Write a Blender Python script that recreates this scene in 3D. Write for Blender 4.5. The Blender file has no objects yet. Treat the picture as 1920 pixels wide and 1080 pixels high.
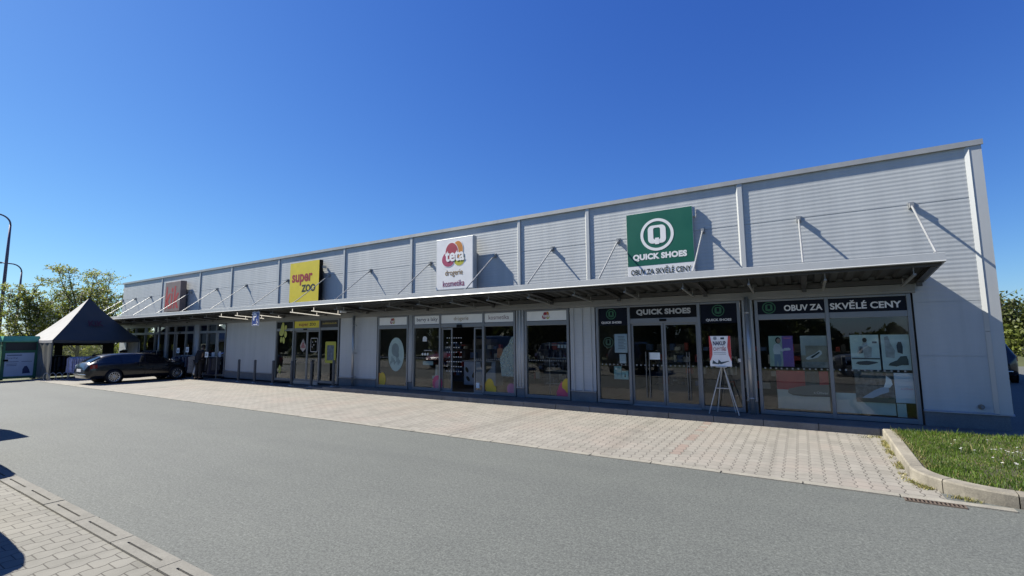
import bpy, bmesh, math, random
from mathutils import Vector, Matrix, noise
random.seed(7)
R = math.radians
scene = bpy.context.scene
COL = scene.collection

# ------------------------------------------------------------------ camera
cam = bpy.data.cameras.new("camera"); cam.lens = 16.272; cam.sensor_width = 36; cam.clip_start = .05; cam.clip_end = 2000
cam_o = bpy.data.objects.new("camera", cam); COL.objects.link(cam_o)
pitch, yaw, roll = 0.10723102, -0.55366002, -0.0084850565
_f = Vector((math.sin(yaw)*math.cos(pitch), math.cos(yaw)*math.cos(pitch), math.sin(pitch)))
_r = Vector((math.cos(yaw), -math.sin(yaw), 0)); _u = _r.cross(_f)
_r2 = _r*math.cos(roll) + _u*math.sin(roll); _u2 = _u*math.cos(roll) - _r*math.sin(roll)
cam_o.matrix_world = Matrix((( _r2.x, _u2.x, -_f.x, 0), (_r2.y, _u2.y, -_f.y, -12.4275), (_r2.z, _u2.z, -_f.z, 1.95), (0, 0, 0, 1)))
scene.camera = cam_o

# ------------------------------------------------------------------ sky, sun, exposure
SUN = Vector((-3.75, -1.0, 3.86)).normalized()
world = bpy.data.worlds.new("World"); scene.world = world; world.use_nodes = True
wn = world.node_tree.nodes; wl = world.node_tree.links
sky = wn.new("ShaderNodeTexSky"); sky.sky_type = 'NISHITA'; sky.sun_disc = False
sky.sun_elevation = math.asin(SUN.z); sky.sun_rotation = math.atan2(SUN.x, SUN.y) % (2*math.pi)
sky.air_density = 1.0; sky.dust_density = 0.25; sky.ozone_density = 3.0
# clear spring sky as the phone rendered it: one response curve per channel
sepc = wn.new("ShaderNodeSeparateColor"); combc = wn.new("ShaderNodeCombineColor"); wl.new(sky.outputs[0], sepc.inputs[0])
for ch, (gain, gam) in enumerate(((.285, 1.28), (.50, 1.13), (1.535, .70))):
    pw = wn.new("ShaderNodeMath"); pw.operation = 'POWER'; wl.new(sepc.outputs[ch], pw.inputs[0]); pw.inputs[1].default_value = gam
    mu = wn.new("ShaderNodeMath"); mu.operation = 'MULTIPLY'; wl.new(pw.outputs[0], mu.inputs[0]); mu.inputs[1].default_value = gain; wl.new(mu.outputs[0], combc.inputs[ch])
wl.new(combc.outputs[0], wn["Background"].inputs[0]); wn["Background"].inputs[1].default_value = 0.069
sl = bpy.data.lights.new("sun", 'SUN'); sl.energy = 5.0; sl.angle = R(.55); sl.color = (1, .95, .85)
so = bpy.data.objects.new("sun", sl); COL.objects.link(so)
so.rotation_euler = SUN.to_track_quat('Z', 'Y').to_euler()
scene.view_settings.view_transform = 'Standard'; scene.view_settings.look = 'None'; scene.view_settings.gamma = 1
scene.view_settings.exposure = 1.10
scene.cycles.max_bounces = 8; scene.cycles.transparent_max_bounces = 16

# ------------------------------------------------------------------ materials
def new_mat(name):
    m = bpy.data.materials.new(name); m.use_nodes = True
    return m, m.node_tree.nodes, m.node_tree.links, m.node_tree.nodes["Principled BSDF"]

ALB = .70                                   # overall reflectance scale that goes with the exposure above
def sc(c, k=None): return tuple(x*(ALB if k is None else k) for x in c)
class NG:
    """small helper to wire math nodes"""
    def __init__(s, nodes, links): s.n, s.l = nodes, links
    def put(s, sock, v):
        if isinstance(v, (int, float)): sock.default_value = v
        elif isinstance(v, (tuple, list)): sock.default_value = v if len(v) == len(sock.default_value) else (*v, 1)
        else: s.l.new(v, sock)
    def m(s, op, a, b=0.0, c=0.0, clamp=False):
        n = s.n.new("ShaderNodeMath"); n.operation = op; n.use_clamp = clamp
        s.put(n.inputs[0], a); s.put(n.inputs[1], b); s.put(n.inputs[2], c); return n.outputs[0]
    def noise(s, vec, scale, detail=3, rough=.55):
        n = s.n.new("ShaderNodeTexNoise"); s.put(n.inputs["Vector"], vec) if vec is not None else None
        n.inputs["Scale"].default_value = scale; n.inputs["Detail"].default_value = detail; n.inputs["Roughness"].default_value = rough
        return n.outputs["Fac"]
    def ramp(s, fac, stops):
        n = s.n.new("ShaderNodeValToRGB"); e = n.color_ramp.elements
        while len(e) < len(stops): e.new(.5)
        for i, (p, c) in enumerate(stops): e[i].position = p; e[i].color = (*c, 1)
        s.put(n.inputs[0], fac); return n.outputs[0]
    def mix(s, fac, a, b, mode='MIX'):
        n = s.n.new("ShaderNodeMix"); n.data_type = 'RGBA'; n.blend_type = mode
        s.put(n.inputs[0], fac); s.put(n.inputs[6], a); s.put(n.inputs[7], b); return n.outputs[2]
    def white(s, vec):
        n = s.n.new("ShaderNodeTexWhiteNoise"); n.noise_dimensions = '3D'; s.put(n.inputs["Vector"], vec); return n.outputs["Value"]
    def comb(s, x, y, z=0.0):
        n = s.n.new("ShaderNodeCombineXYZ"); s.put(n.inputs[0], x); s.put(n.inputs[1], y); s.put(n.inputs[2], z); return n.outputs[0]
    def bump(s, h, strength=.3, dist=.01):
        n = s.n.new("ShaderNodeBump"); n.inputs["Strength"].default_value = strength; n.inputs["Distance"].default_value = dist
        s.put(n.inputs["Height"], h); return n.outputs[0]

def pos(nodes):
    return nodes.new("ShaderNodeNewGeometry").outputs["Position"]

_plain = {}
def plain(name, c, rough=.6, metal=0.0, var=.12, scale=3.0, coat=0.0, spec=None, bump=0.0, bscale=60):
    """a procedural material with slight mottling in colour and roughness"""
    if name in _plain: return _plain[name]
    if metal < .5 and not name.startswith(('print', 'paper', 'panel', 'header', 'vinyl', 'board', 'window', 'paw')): c = sc(c)
    elif name.startswith(('print', 'paper', 'panel', 'header', 'board')): c = tuple(min(.85, x*1.3) for x in c)
    m, n, l, b = new_mat(name); g = NG(n, l)
    tc = n.new("ShaderNodeTexCoord").outputs["Object"]
    f = g.noise(tc, scale, 4)
    lo = tuple(x*(1-var) for x in c); hi = tuple(min(1, x*(1+var)) for x in c)
    l.new(g.ramp(f, [(.3, lo), (.7, hi)]), b.inputs["Base Color"])
    b.inputs["Metallic"].default_value = metal
    l.new(g.m('ADD', g.m('MULTIPLY', f, .2), rough-.1), b.inputs["Roughness"])
    if coat: b.inputs["Coat Weight"].default_value = coat; b.inputs["Coat Roughness"].default_value = .04
    if spec is not None: b.inputs["Specular IOR Level"].default_value = spec
    if bump: l.new(g.bump(g.noise(tc, bscale, 3), bump, .01), b.inputs["Normal"])
    _plain[name] = m; return m

def asphalt_mat():
    m, n, l, b = new_mat("asphalt"); g = NG(n, l); p = pos(n)
    big = g.noise(p, .30, 4); mid = g.noise(p, 2.2, 5, .7); coarse = g.noise(p, 20, 3, .7); fine = g.noise(p, 46, 6, .9)
    mp = n.new("ShaderNodeMapping"); mp.inputs["Scale"].default_value = (.10, 1.1, 1); mp.inputs["Rotation"].default_value = (0, 0, .06); l.new(p, mp.inputs[0])
    trk = g.noise(mp.outputs[0], 1.0, 5, .6)
    c = g.ramp(big, [(.25, (.080, .0865, .080)), (.75, (.091, .0975, .090))])
    c = g.mix(1.0, c, g.ramp(trk, [(.30, (.92, .92, .93)), (.5, (1, 1, 1)), (.7, (1.05, 1.05, 1.04))]), 'MULTIPLY')
    c = g.mix(1.0, c, g.ramp(mid, [(.3, (.94, .94, .95)), (.65, (1.04, 1.04, 1.04))]), 'MULTIPLY')
    c = g.mix(1.0, c, g.ramp(coarse, [(.30, (.78, .78, .78)), (.70, (1.22, 1.22, 1.21))]), 'MULTIPLY')
    c = g.mix(1.0, c, g.ramp(fine, [(.33, (.32, .32, .32)), (.5, (1, 1, 1)), (.67, (2.0, 2.0, 1.95))]), 'MULTIPLY')
    l.new(c, b.inputs["Base Color"]); b.inputs["Roughness"].default_value = .85
    l.new(g.bump(fine, .22, .008), b.inputs["Normal"]); return m

def paver_mat(name, tint, redband=None, reddish=.5, jg=.42):
    """interlocking I-shaped concrete pavers: wavy joints along y, short brick joints along x"""
    m, n, l, b = new_mat(name); g = NG(n, l); p = pos(n)
    s = n.new("ShaderNodeSeparateXYZ"); l.new(p, s.inputs[0])
    U, V = .165, .2; tint = sc(tint)
    u = g.m('DIVIDE', s.outputs[0], U); v = g.m('DIVIDE', s.outputs[1], V)
    tri = g.m('SUBTRACT', g.m('MULTIPLY', g.m('PINGPONG', v, .5), 4.0), 1.0)         # -1..1, period 1
    wav = g.m('MULTIPLY', g.m('MINIMUM', g.m('MAXIMUM', g.m('MULTIPLY', tri, 1.9), -1.0), 1.0), .085)
    k = g.m('ROUND', u)
    sgn = g.m('SUBTRACT', 1.0, g.m('MULTIPLY', g.m('FLOORED_MODULO', k, 2.0), 2.0))
    d = g.m('SUBTRACT', g.m('SUBTRACT', u, k), g.m('MULTIPLY', sgn, wav))
    row = g.m('SUBTRACT', k, g.m('LESS_THAN', d, 0.0))
    vv = g.m('ADD', v, g.m('MULTIPLY', g.m('FLOORED_MODULO', row, 2.0), .5))
    fv = g.m('FRACT', g.m('ADD', vv, .25))
    dv = g.m('MULTIPLY', g.m('SUBTRACT', .5, g.m('ABSOLUTE', g.m('SUBTRACT', fv, .5))), V)
    du = g.m('MULTIPLY', g.m('ABSOLUTE', d), U)
    wob = g.m('MULTIPLY', g.noise(p, 24, 2), .0035)
    ju = g.m('SUBTRACT', 1.0, g.m('DIVIDE', g.m('SUBTRACT', du, wob), .0065), clamp=True)
    jv = g.m('SUBTRACT', 1.0, g.m('DIVIDE', g.m('SUBTRACT', dv, wob), .0045), clamp=True)
    j = g.m('MAXIMUM', ju, g.m('MULTIPLY', jv, .8), clamp=True)
    cell = g.comb(row, g.m('FLOOR', g.m('ADD', vv, .25)))
    rnd = g.white(cell)
    c = g.ramp(rnd, [(0, tuple(x*.92 for x in tint)), (1, tuple(x*1.06 for x in tint))])
    patch = g.noise(p, .8, 4)
    c = g.mix(g.m('MULTIPLY', g.ramp(patch, [(.48, (0, 0, 0)), (.68, (1, 1, 1))]), reddish), c, (tint[0]*1.02, tint[1]*.89, tint[2]*.86))
    st = g.noise(p, 1.6, 6, .7)
    c = g.mix(1.0, c, g.ramp(st, [(.28, (.78, .78, .76)), (.5, (1.0, 1.0, 1.0)), (.72, (1.06, 1.06, 1.05))]), 'MULTIPLY')
    mpv = n.new("ShaderNodeMapping"); mpv.inputs["Scale"].default_value = (2.6, .16, 1); l.new(p, mpv.inputs[0])
    c = g.mix(1.0, c, g.ramp(g.noise(mpv.outputs[0], 1.0, 4, .6), [(.30, (.82, .82, .81)), (.46, (1, 1, 1)), (.7, (1.04, 1.04, 1.04))]), 'MULTIPLY')
    c = g.mix(g.m('MULTIPLY', g.ramp(g.noise(p, .9, 3, .6), [(.62, (0, 0, 0)), (.74, (1, 1, 1))]), .35), c, (.10, .095, .085))
    gr = g.noise(p, 160, 3, .7)
    c = g.mix(1.0, c, g.ramp(gr, [(.3, (.84, .84, .84)), (.7, (1.13, 1.13, 1.13))]), 'MULTIPLY')
    if redband is not None:
        for rb in redband:
            isr = g.m('COMPARE', row, float(rb), .1)
            isr = g.m('MULTIPLY', isr, g.m('GREATER_THAN', g.white(g.comb(g.m('FLOOR', g.m('ADD', vv, .25)), row)), .45))
            c = g.mix(g.m('MULTIPLY', isr, .55), c, (.20, .135, .11))
    jm = g.noise(p, 1.1, 3)
    c = g.mix(g.m('MULTIPLY', j, g.m('ADD', g.m('MULTIPLY', jm, 1.0), jg), clamp=True), c, (.045, .040, .032))
    l.new(c, b.inputs["Base Color"]); b.inputs["Roughness"].default_value = .88
    h = g.m('ADD', g.m('SUBTRACT', 1.0, j), g.m('ADD', g.m('MULTIPLY', gr, .12), g.m('MULTIPLY', rnd, .15)))
    l.new(g.bump(h, .5, .006), b.inputs["Normal"]); return m

def concrete_mat(name, c, dirt=.35, size=2.0):
    m, n, l, b = new_mat(name); g = NG(n, l); p = pos(n); c = tuple(x*ALB for x in c)
    a = g.noise(p, size, 6, .7); f = g.noise(p, 60, 3, .7)
    col = g.ramp(a, [(.3, tuple(x*(1-dirt) for x in c)), (.62, c), (.85, tuple(x*1.1 for x in c))])
    col = g.mix(1.0, col, g.ramp(f, [(.3, (.82, .82, .82)), (.7, (1.12, 1.12, 1.12))]), 'MULTIPLY')
    l.new(col, b.inputs["Base Color"]); b.inputs["Roughness"].default_value = .9
    l.new(g.bump(g.m('ADD', f, a), .35, .01), b.inputs["Normal"]); return m

def sheet_metal(name, c, rough=.45, metal=.35, streak=.10):
    m, n, l, b = new_mat(name); g = NG(n, l); p = pos(n)
    c = sc(c); mp = n.new("ShaderNodeMapping"); mp.inputs["Scale"].default_value = (2.2, 2.2, .18); l.new(p, mp.inputs[0])
    st = g.noise(mp.outputs[0], 1.6, 6, .65); sm = g.noise(p, .5, 3)
    col = g.ramp(st, [(.25, tuple(x*(1-streak) for x in c)), (.6, c), (.8, tuple(x*(1+streak*.5) for x in c))])
    col = g.mix(1.0, col, g.ramp(sm, [(.3, (.94, .95, .96)), (.7, (1.04, 1.04, 1.03))]), 'MULTIPLY')
    l.new(col, b.inputs["Base Color"]); b.inputs["Metallic"].default_value = metal
    l.new(g.m('ADD', g.m('MULTIPLY', st, .2), rough-.1), b.inputs["Roughness"])
    l.new(g.bump(g.noise(p, 3, 2), .06, .02), b.inputs["Normal"]); return m

def glass_mat(name, tint=(.78, .84, .83), base=.02, k=1.25):
    m, n, l, b = new_mat(name); g = NG(n, l); n.remove(b)
    fr = n.new("ShaderNodeFresnel"); fr.inputs[0].default_value = 1.5
    fac = g.m('ADD', g.m('MULTIPLY', fr.outputs[0], k), base, clamp=True)
    tr = n.new("ShaderNodeBsdfTransparent"); tr.inputs[0].default_value = (*tint, 1)
    gl = n.new("ShaderNodeBsdfGlossy"); gl.inputs["Roughness"].default_value = .004; gl.inputs[0].default_value = (.92, .96, 1, 1)
    p = pos(n); l.new(g.bump(g.noise(p, .9, 1), .02, .03), gl.inputs["Normal"])
    mx = n.new("ShaderNodeMixShader"); l.new(fac, mx.inputs[0]); l.new(tr.outputs[0], mx.inputs[1]); l.new(gl.outputs[0], mx.inputs[2])
    l.new(mx.outputs[0], n["Material Output"].inputs[0]); return m

def film_mat(name, c, alpha=.5):
    """tinted translucent sticker film on glass"""
    m, n, l, b = new_mat(name); g = NG(n, l)
    tc = n.new("ShaderNodeTexCoord").outputs["Object"]
    l.new(g.ramp(g.noise(tc, 5, 3), [(.3, tuple(x*.85 for x in c)), (.7, c)]), b.inputs["Base Color"])
    b.inputs["Alpha"].default_value = alpha; b.inputs["Roughness"].default_value = .4; return m

def leaf_mat(name, dark, light, trans=.25, sat=1.0):
    m, n, l, b = new_mat(name); g = NG(n, l); p = pos(n)
    f = g.noise(p, 1.3, 3); r = n.new("ShaderNodeObjectInfo").outputs["Random"]
    w = g.white(p)
    col = g.ramp(g.m('ADD', g.m('MULTIPLY', f, .75), g.m('MULTIPLY', w, .25)), [(.3, dark), (.7, light)])
    l.new(col, b.inputs["Base Color"]); b.inputs["Roughness"].default_value = .55
    t = n.new("ShaderNodeBsdfTranslucent"); l.new(col, t.inputs[0])
    mx = n.new("ShaderNodeMixShader"); mx.inputs[0].default_value = trans
    l.new(b.outputs[0], mx.inputs[1]); l.new(t.outputs[0], mx.inputs[2]); l.new(mx.outputs[0], n["Material Output"].inputs[0]); return m

def emit_mat(name, c, s):
    m, n, l, b = new_mat(name); b.inputs["Base Color"].default_value = (*c, 1)
    b.inputs["Emission Color"].default_value = (*c, 1); b.inputs["Emission Strength"].default_value = s
    g = NG(n, l); tc = n.new("ShaderNodeTexCoord").outputs["Object"]
    l.new(g.ramp(g.noise(tc, 2, 2), [(.2, tuple(x*.93 for x in c)), (.8, c)]), b.inputs["Base Color"]); return m

ASPH = asphalt_mat()
PAVE = paver_mat("forecourt_pavers", (.315, .297, .258), redband=(-12, ), reddish=.45)
PAVE2 = paver_mat("parking_pavers", (.25, .242, .208), reddish=.10, jg=.75)
CONC = concrete_mat("edge_concrete", (.37, .35, .295))
KERB = concrete_mat("kerb_concrete", (.36, .33, .265), .5)
DRAINC = concrete_mat("drain_concrete", (.265, .255, .22), .3)
WALK = concrete_mat("pavement_concrete", (.19, .19, .19), .3)
PLINTH = concrete_mat("plinth_render", (.25, .26, .26), .22)
SOIL = concrete_mat("verge_soil", (.085, .08, .04), .4)
GROUND = concrete_mat("meadow_ground", (.10, .115, .04), .4, .3)
CLAD = sheet_metal("silver_cladding", (.63, .655, .655), .5, .03, .13)
TRIM = sheet_metal("trim_metal", (.64, .655, .645), .42, .12, .07)
CAPM = sheet_metal("parapet_metal", (.46, .465, .45), .45, .3, .1)
GALV = sheet_metal("galvanised_steel", (.56, .58, .60), .38, .55, .15)
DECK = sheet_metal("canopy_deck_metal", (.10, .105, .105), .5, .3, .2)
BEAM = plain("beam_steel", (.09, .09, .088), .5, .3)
FRAME = sheet_metal("window_frame_aluminium", (.31, .325, .335), .42, .35, .06)
LINT = sheet_metal("lintel_metal", (.34, .34, .32), .5, .15, .12)
ROOFM = plain("roof_membrane", (.3, .31, .32), .8)
GLASS = glass_mat("shop_glass")
BLACK = plain("black_plastic", (.008, .008, .009), .5, spec=.15)
WHITE = plain("white_panel", (.95, .95, .94), .45, var=.05)
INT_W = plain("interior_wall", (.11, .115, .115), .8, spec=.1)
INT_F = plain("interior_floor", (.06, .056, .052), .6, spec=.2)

# ------------------------------------------------------------------ mesh helpers
class MB:
    def __init__(s): s.v = []; s.f = []; s.mi = []; s.cur = 0
    def add(s, vs, fs):
        o = len(s.v); s.v += [tuple(v) for v in vs]; s.f += [tuple(i+o for i in f) for f in fs]; s.mi += [s.cur]*len(fs); return s
    def box(s, x0, x1, y0, y1, z0, z1):
        vs = [(x, y, z) for x in (x0, x1) for y in (y0, y1) for z in (z0, z1)]
        return s.add(vs, [(0, 1, 3, 2), (4, 6, 7, 5), (0, 4, 5, 1), (2, 3, 7, 6), (0, 2, 6, 4), (1, 5, 7, 3)])
    def bbox(s, x0, x1, y0, y1, z0, z1, b=.01):
        """box with chamfered edges"""
        bm = bmesh.new(); bmesh.ops.create_cube(bm, size=1)
        for v in bm.verts: v.co = Vector(((x0+x1)/2+v.co.x*(x1-x0), (y0+y1)/2+v.co.y*(y1-y0), (z0+z1)/2+v.co.z*(z1-z0)))
        b = min(b, .45*min(x1-x0, y1-y0, z1-z0))
        bmesh.ops.bevel(bm, geom=bm.edges[:], offset=b, segments=2, affect='EDGES', profile=.5)
        bm.verts.index_update(); s.add([v.co[:] for v in bm.verts], [[v.index for v in f.verts] for f in bm.faces]); bm.free(); return s
    def tube(s, path, r, n=8, caps=True):
        path = [Vector(p) for p in path]; rs = r if isinstance(r, (list, tuple)) else [r]*len(path)
        vs = []; fs = []; up = None
        for i, p in enumerate(path):
            t = (path[min(i+1, len(path)-1)] - path[max(i-1, 0)]).normalized()
            if up is None: up = Vector((0, 0, 1)) if abs(t.z) < .9 else Vector((1, 0, 0))
            a = t.cross(up).normalized(); bb = a.cross(t).normalized(); up = bb
            for k in range(n):
                th = 2*math.pi*k/n; vs.append(p + (a*math.cos(th)+bb*math.sin(th))*rs[i])
        for i in range(len(path)-1):
            for k in range(n):
                fs.append((i*n+k, i*n+(k+1) % n, (i+1)*n+(k+1) % n, (i+1)*n+k))
        if caps: fs.append(tuple(range(n))[::-1]); fs.append(tuple((len(path)-1)*n+k for k in range(n)))
        return s.add(vs, fs)
    def prism(s, poly, mapf, d0, d1):
        """poly: 2-D points; mapf(u, v, d) -> xyz; closed prism between depths d0 and d1"""
        n = len(poly); vs = [mapf(u, v, d0) for u, v in poly] + [mapf(u, v, d1) for u, v in poly]
        fs = [tuple(range(n)), tuple(range(2*n-1, n-1, -1))] + [(i, i+n, (i+1) % n+n, (i+1) % n) for i in range(n)]
        return s.add(vs, fs)
    def extr_x(s, prof, x0, x1, close=False):
        """profile [(y, z)] swept along x"""
        n = len(prof); vs = [(x0, y, z) for y, z in prof] + [(x1, y, z) for y, z in prof]
        fs = [(i, i+1, i+1+n, i+n) for i in range(n-1)]
        if close: fs += [(n-1, 0, n, 2*n-1), tuple(range(n))[::-1], tuple(range(n, 2*n))]
        return s.add(vs, fs)
    def grid(s, rows, closeu=False):
        h = len(rows); w = len(rows[0]); vs = [p for r in rows for p in r]; fs = []
        for i in range(h-1):
            for k in range(w if closeu else w-1):
                fs.append((i*w+k, i*w+(k+1) % w, (i+1)*w+(k+1) % w, (i+1)*w+k))
        return s.add(vs, fs)
    def lathe(s, prof, c, axis='z', n=16):
        rows = []
        for k in range(n):
            a = 2*math.pi*k/n; row = []
            for r, h in prof:
                if axis == 'z': row.append((c[0]+r*math.cos(a), c[1]+r*math.sin(a), c[2]+h))
                elif axis == 'x': row.append((c[0]+h, c[1]+r*math.cos(a), c[2]+r*math.sin(a)))
                else: row.append((c[0]+r*math.cos(a), c[1]+h, c[2]+r*math.sin(a)))
            rows.append(row)
        rows.append(rows[0]); return s.grid(rows)
    def build(s, name, mat, parent=None, smooth=False, local=False):
        me = bpy.data.meshes.new(name)
        off = Vector((0, 0, 0))
        if parent is not None and not local:
            q = parent
            while q is not None: off += q.location; q = q.parent
        me.from_pydata([(x-off.x, y-off.y, z-off.z) for x, y, z in s.v], [], s.f)
        for m in (mat if isinstance(mat, (list, tuple)) else [mat]): me.materials.append(m)
        if max(s.mi, default=0) > 0:
            for i, p in enumerate(me.polygons): p.material_index = s.mi[i]
        if smooth:
            for p in me.polygons: p.use_smooth = True
        me.update()
        bm = bmesh.new(); bm.from_mesh(me); bmesh.ops.recalc_face_normals(bm, faces=bm.faces[:]); bm.to_mesh(me); bm.free()
        o = bpy.data.objects.new(name, me); COL.objects.link(o)
        if parent is not None: o.parent = parent
        return o

def thing(name, label, cat, loc=(0, 0, 0), rz=0.0, group=None):
    o = bpy.data.objects.new(name, None); COL.objects.link(o); o.empty_display_size = .2
    o.location = loc; o.rotation_euler = (0, 0, rz); return tag(o, label, cat, group)
def tag(o, label=None, cat=None, group=None, kind=None):
    if label: o['label'] = label
    if cat: o['category'] = cat
    if group: o['group'] = group
    if kind: o['kind'] = kind
    return o
def struct(o): o['kind'] = 'structure'; return o
def copy_tree(o, parent=None):
    c = o.copy(); COL.objects.link(c)
    if parent is not None: c.parent = parent
    for ch in list(o.children): copy_tree(ch, c)
    return c

def text_mesh(s, bold=0.0, spacing=1.0, shear=0.0):
    cu = bpy.data.curves.new("lettering", 'FONT'); cu.body = s; cu.size = 1; cu.offset = bold; cu.space_character = spacing; cu.shear = shear
    cu.extrude = .0; cu.resolution_u = 4
    ob = bpy.data.objects.new("lettering", cu); COL.objects.link(ob)
    dg = bpy.context.evaluated_depsgraph_get(); me = bpy.data.meshes.new_from_object(ob.evaluated_get(dg))
    vs = [v.co.copy() for v in me.vertices]; fs = [tuple(p.vertices) for p in me.polygons]
    bpy.data.objects.remove(ob); bpy.data.curves.remove(cu); bpy.data.meshes.remove(me)
    return vs, fs
def put_text(s, x0, x1, z0, z1, y, mat, parent, bold=.0, spacing=1.0, name='lettering', mb=None, facing='-y', shear=0.0):
    """flat lettering filling the box x0..x1, z0..z1 on a plane facing -y (or +x, where x0..x1 is a y range)"""
    vs, fs = text_mesh(s, bold, spacing, shear)
    ax = min(v.x for v in vs); bx = max(v.x for v in vs); az = min(v.y for v in vs); bz = max(v.y for v in vs)
    m = mb or MB()
    if facing == '-y': P = [(x0+(v.x-ax)/(bx-ax)*(x1-x0), y, z0+(v.y-az)/(bz-az)*(z1-z0)) for v in vs]
    else: P = [(y, x0+(v.x-ax)/(bx-ax)*(x1-x0), z0+(v.y-az)/(bz-az)*(z1-z0)) for v in vs]
    m.add(P, fs)
    if mb is None: return m.build(name, mat, parent)

def ell(cx, cz, rx, rz, n=28, rot=0.0, egg=0.0):
    out = []
    for k in range(n):
        a = 2*math.pi*k/n; x = rx*math.cos(a)*(1-egg*math.sin(a)); z = rz*math.sin(a)
        out.append((cx+x*math.cos(rot)-z*math.sin(rot), cz+x*math.sin(rot)+z*math.cos(rot)))
    return out
XZ = lambda u, v, d: (u, d, v)
def disc(poly, y, name, mat, parent, t=.003):
    m = MB(); m.prism(poly, XZ, y, y-t); return m.build(name, mat, parent)
def ring(mb, cx, cz, r0, r1, y, n=40, t=.004):
    for k in range(n):
        a = 2*math.pi*k/n; b = 2*math.pi*(k+1)/n
        q = [(cx+r*math.cos(w), cz+r*math.sin(w)) for r, w in ((r0, a), (r1, a), (r1, b), (r0, b))]
        mb.prism(q, XZ, y, y-t)

# ------------------------------------------------------------------ ground, road, paving
m = MB(); m.add([(-500, -500, -.06), (500, -500, -.06), (500, 500, -.06), (-500, 500, -.06)], [(0, 1, 2, 3)])
struct(m.build('ground', GROUND))
# asphalt: the lane in front and the lane round the right end of the building
m = MB(); m.add([(-34.2, -10.30, 0), (60, -10.30, 0), (60, -4.7, 0), (12.5, -4.7, 0), (12.5, 60, 0), (3.0, 60, 0), (3.0, -.3, 0), (-2, -.3, 0), (-34.2, -4.98, 0)], [tuple(range(9))])
m = MB()
for q in ([(-34.2, -10.3), (60, -10.3), (60, -4.6), (-34.2, -4.6)], [(3.0, -4.6), (60, -4.6), (60, 90), (3.0, 90)]):
    m.add([(x, y, 0) for x, y in q], [(0, 1, 2, 3)])
struct(m.build('road', ASPH))
# forecourt paving
m = MB(); m.add([(-34.2, -4.92, .005), (1.35, -4.92, .005), (1.35, -.8, .005), (-34.2, -.8, .005)], [(0, 1, 2, 3)])
struct(m.build('forecourt_paving', PAVE))
# concrete edge strip between paving and asphalt, with open joints every metre
m = MB(); x = 1.9; k = 0
while x > -34.2:
    w = .985 if k % 2 else .98; dz = random.uniform(-.002, .003); dy = random.uniform(-.006, .006)
    m.box(max(x-w, -34.2), x, -5.03+dy, -4.91+dy, -.05, .014+dz); x -= 1.0; k += 1
struct(m.build('paving_edge_strip', CONC))
# drain channel kerb at the near side, slotted blocks one metre long
m = MB(); ms = MB()
for k in range(-7, 14):
    x1 = -5.77 - (k-0)*1.0 + 7*0; x0 = x1 - .985; dz = random.uniform(-.003, .003)
    m.box(x0, x1, -10.485, -10.405, -.1, .03+dz); m.box(x0, x1, -10.385, -10.30, -.1, .03+dz)
    m.box(x0, x0+.13, -10.405, -10.385, -.1, .03+dz); m.box(x1-.13, x1, -10.405, -10.385, -.1, .03+dz)
    ms.box(x0+.13, x1-.13, -10.404, -10.386, -.1, -.03)
struct(m.build('drain_kerb', DRAINC)); struct(ms.build('drain_channel', BLACK))
# parking bay paving behind the drain kerb
m = MB(); m.add([(-60, -17.5, .012), (40, -17.5, .012), (40, -10.49, .012), (-60, -10.49, .012)], [(0, 1, 2, 3)])
struct(m.build('parking_bay_paving', PAVE2))
# crumbs of grit and moss along the asphalt joint
m = MB()
for i in range(700):
    x = random.uniform(-12.5, -3.5); y = -10.297+random.gauss(0, .009); s = random.uniform(.003, .009)
    m.add([(x-s, y-s, .002), (x+s, y-s*.6, .002), (x+s*.5, y+s, .002), (x, y, .004+s)], [(0, 1, 3), (1, 2, 3), (2, 0, 3)])
tag(m.build('grit', plain("joint_grit", (.05, .047, .035), .9)), 'dark grit and moss crumbs along the joint of drain kerb and asphalt', 'grit', kind='stuff')
# pavement in front of the shops: raised slab with a kerb of separate stones, dropped to the left
def walk_h(x): return .14 if x > -15.2 else (.03 if x < -17.5 else .03+.11*(x+17.5)/2.3)
m = MB(); xs = [-38.3, -25, -17.5, -16.7, -15.95, -15.2, -10, -5, 0, 6.0]
rows = [[(x, y, walk_h(x)) for y in (-.74, .05)] for x in xs]; m.grid(rows)
struct(m.build('pavement', WALK))
m = MB(); x = 1.2
while x > -38:
    h = max(walk_h(x), walk_h(x-1)) if walk_h(x) == walk_h(x-1) else (walk_h(x)+walk_h(x-1))/2
    m.bbox(x-.992, x, -.86, -.735, -.1, h+.004, .012); x -= 1.0
x = 1.2
while x < 6: m.bbox(x+.004, x+.996, -.86, -.735, -.1, .144, .012); x += 1
struct(m.build('pavement_kerb', concrete_mat("kerb_grey", (.25, .25, .245), .35)))

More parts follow.
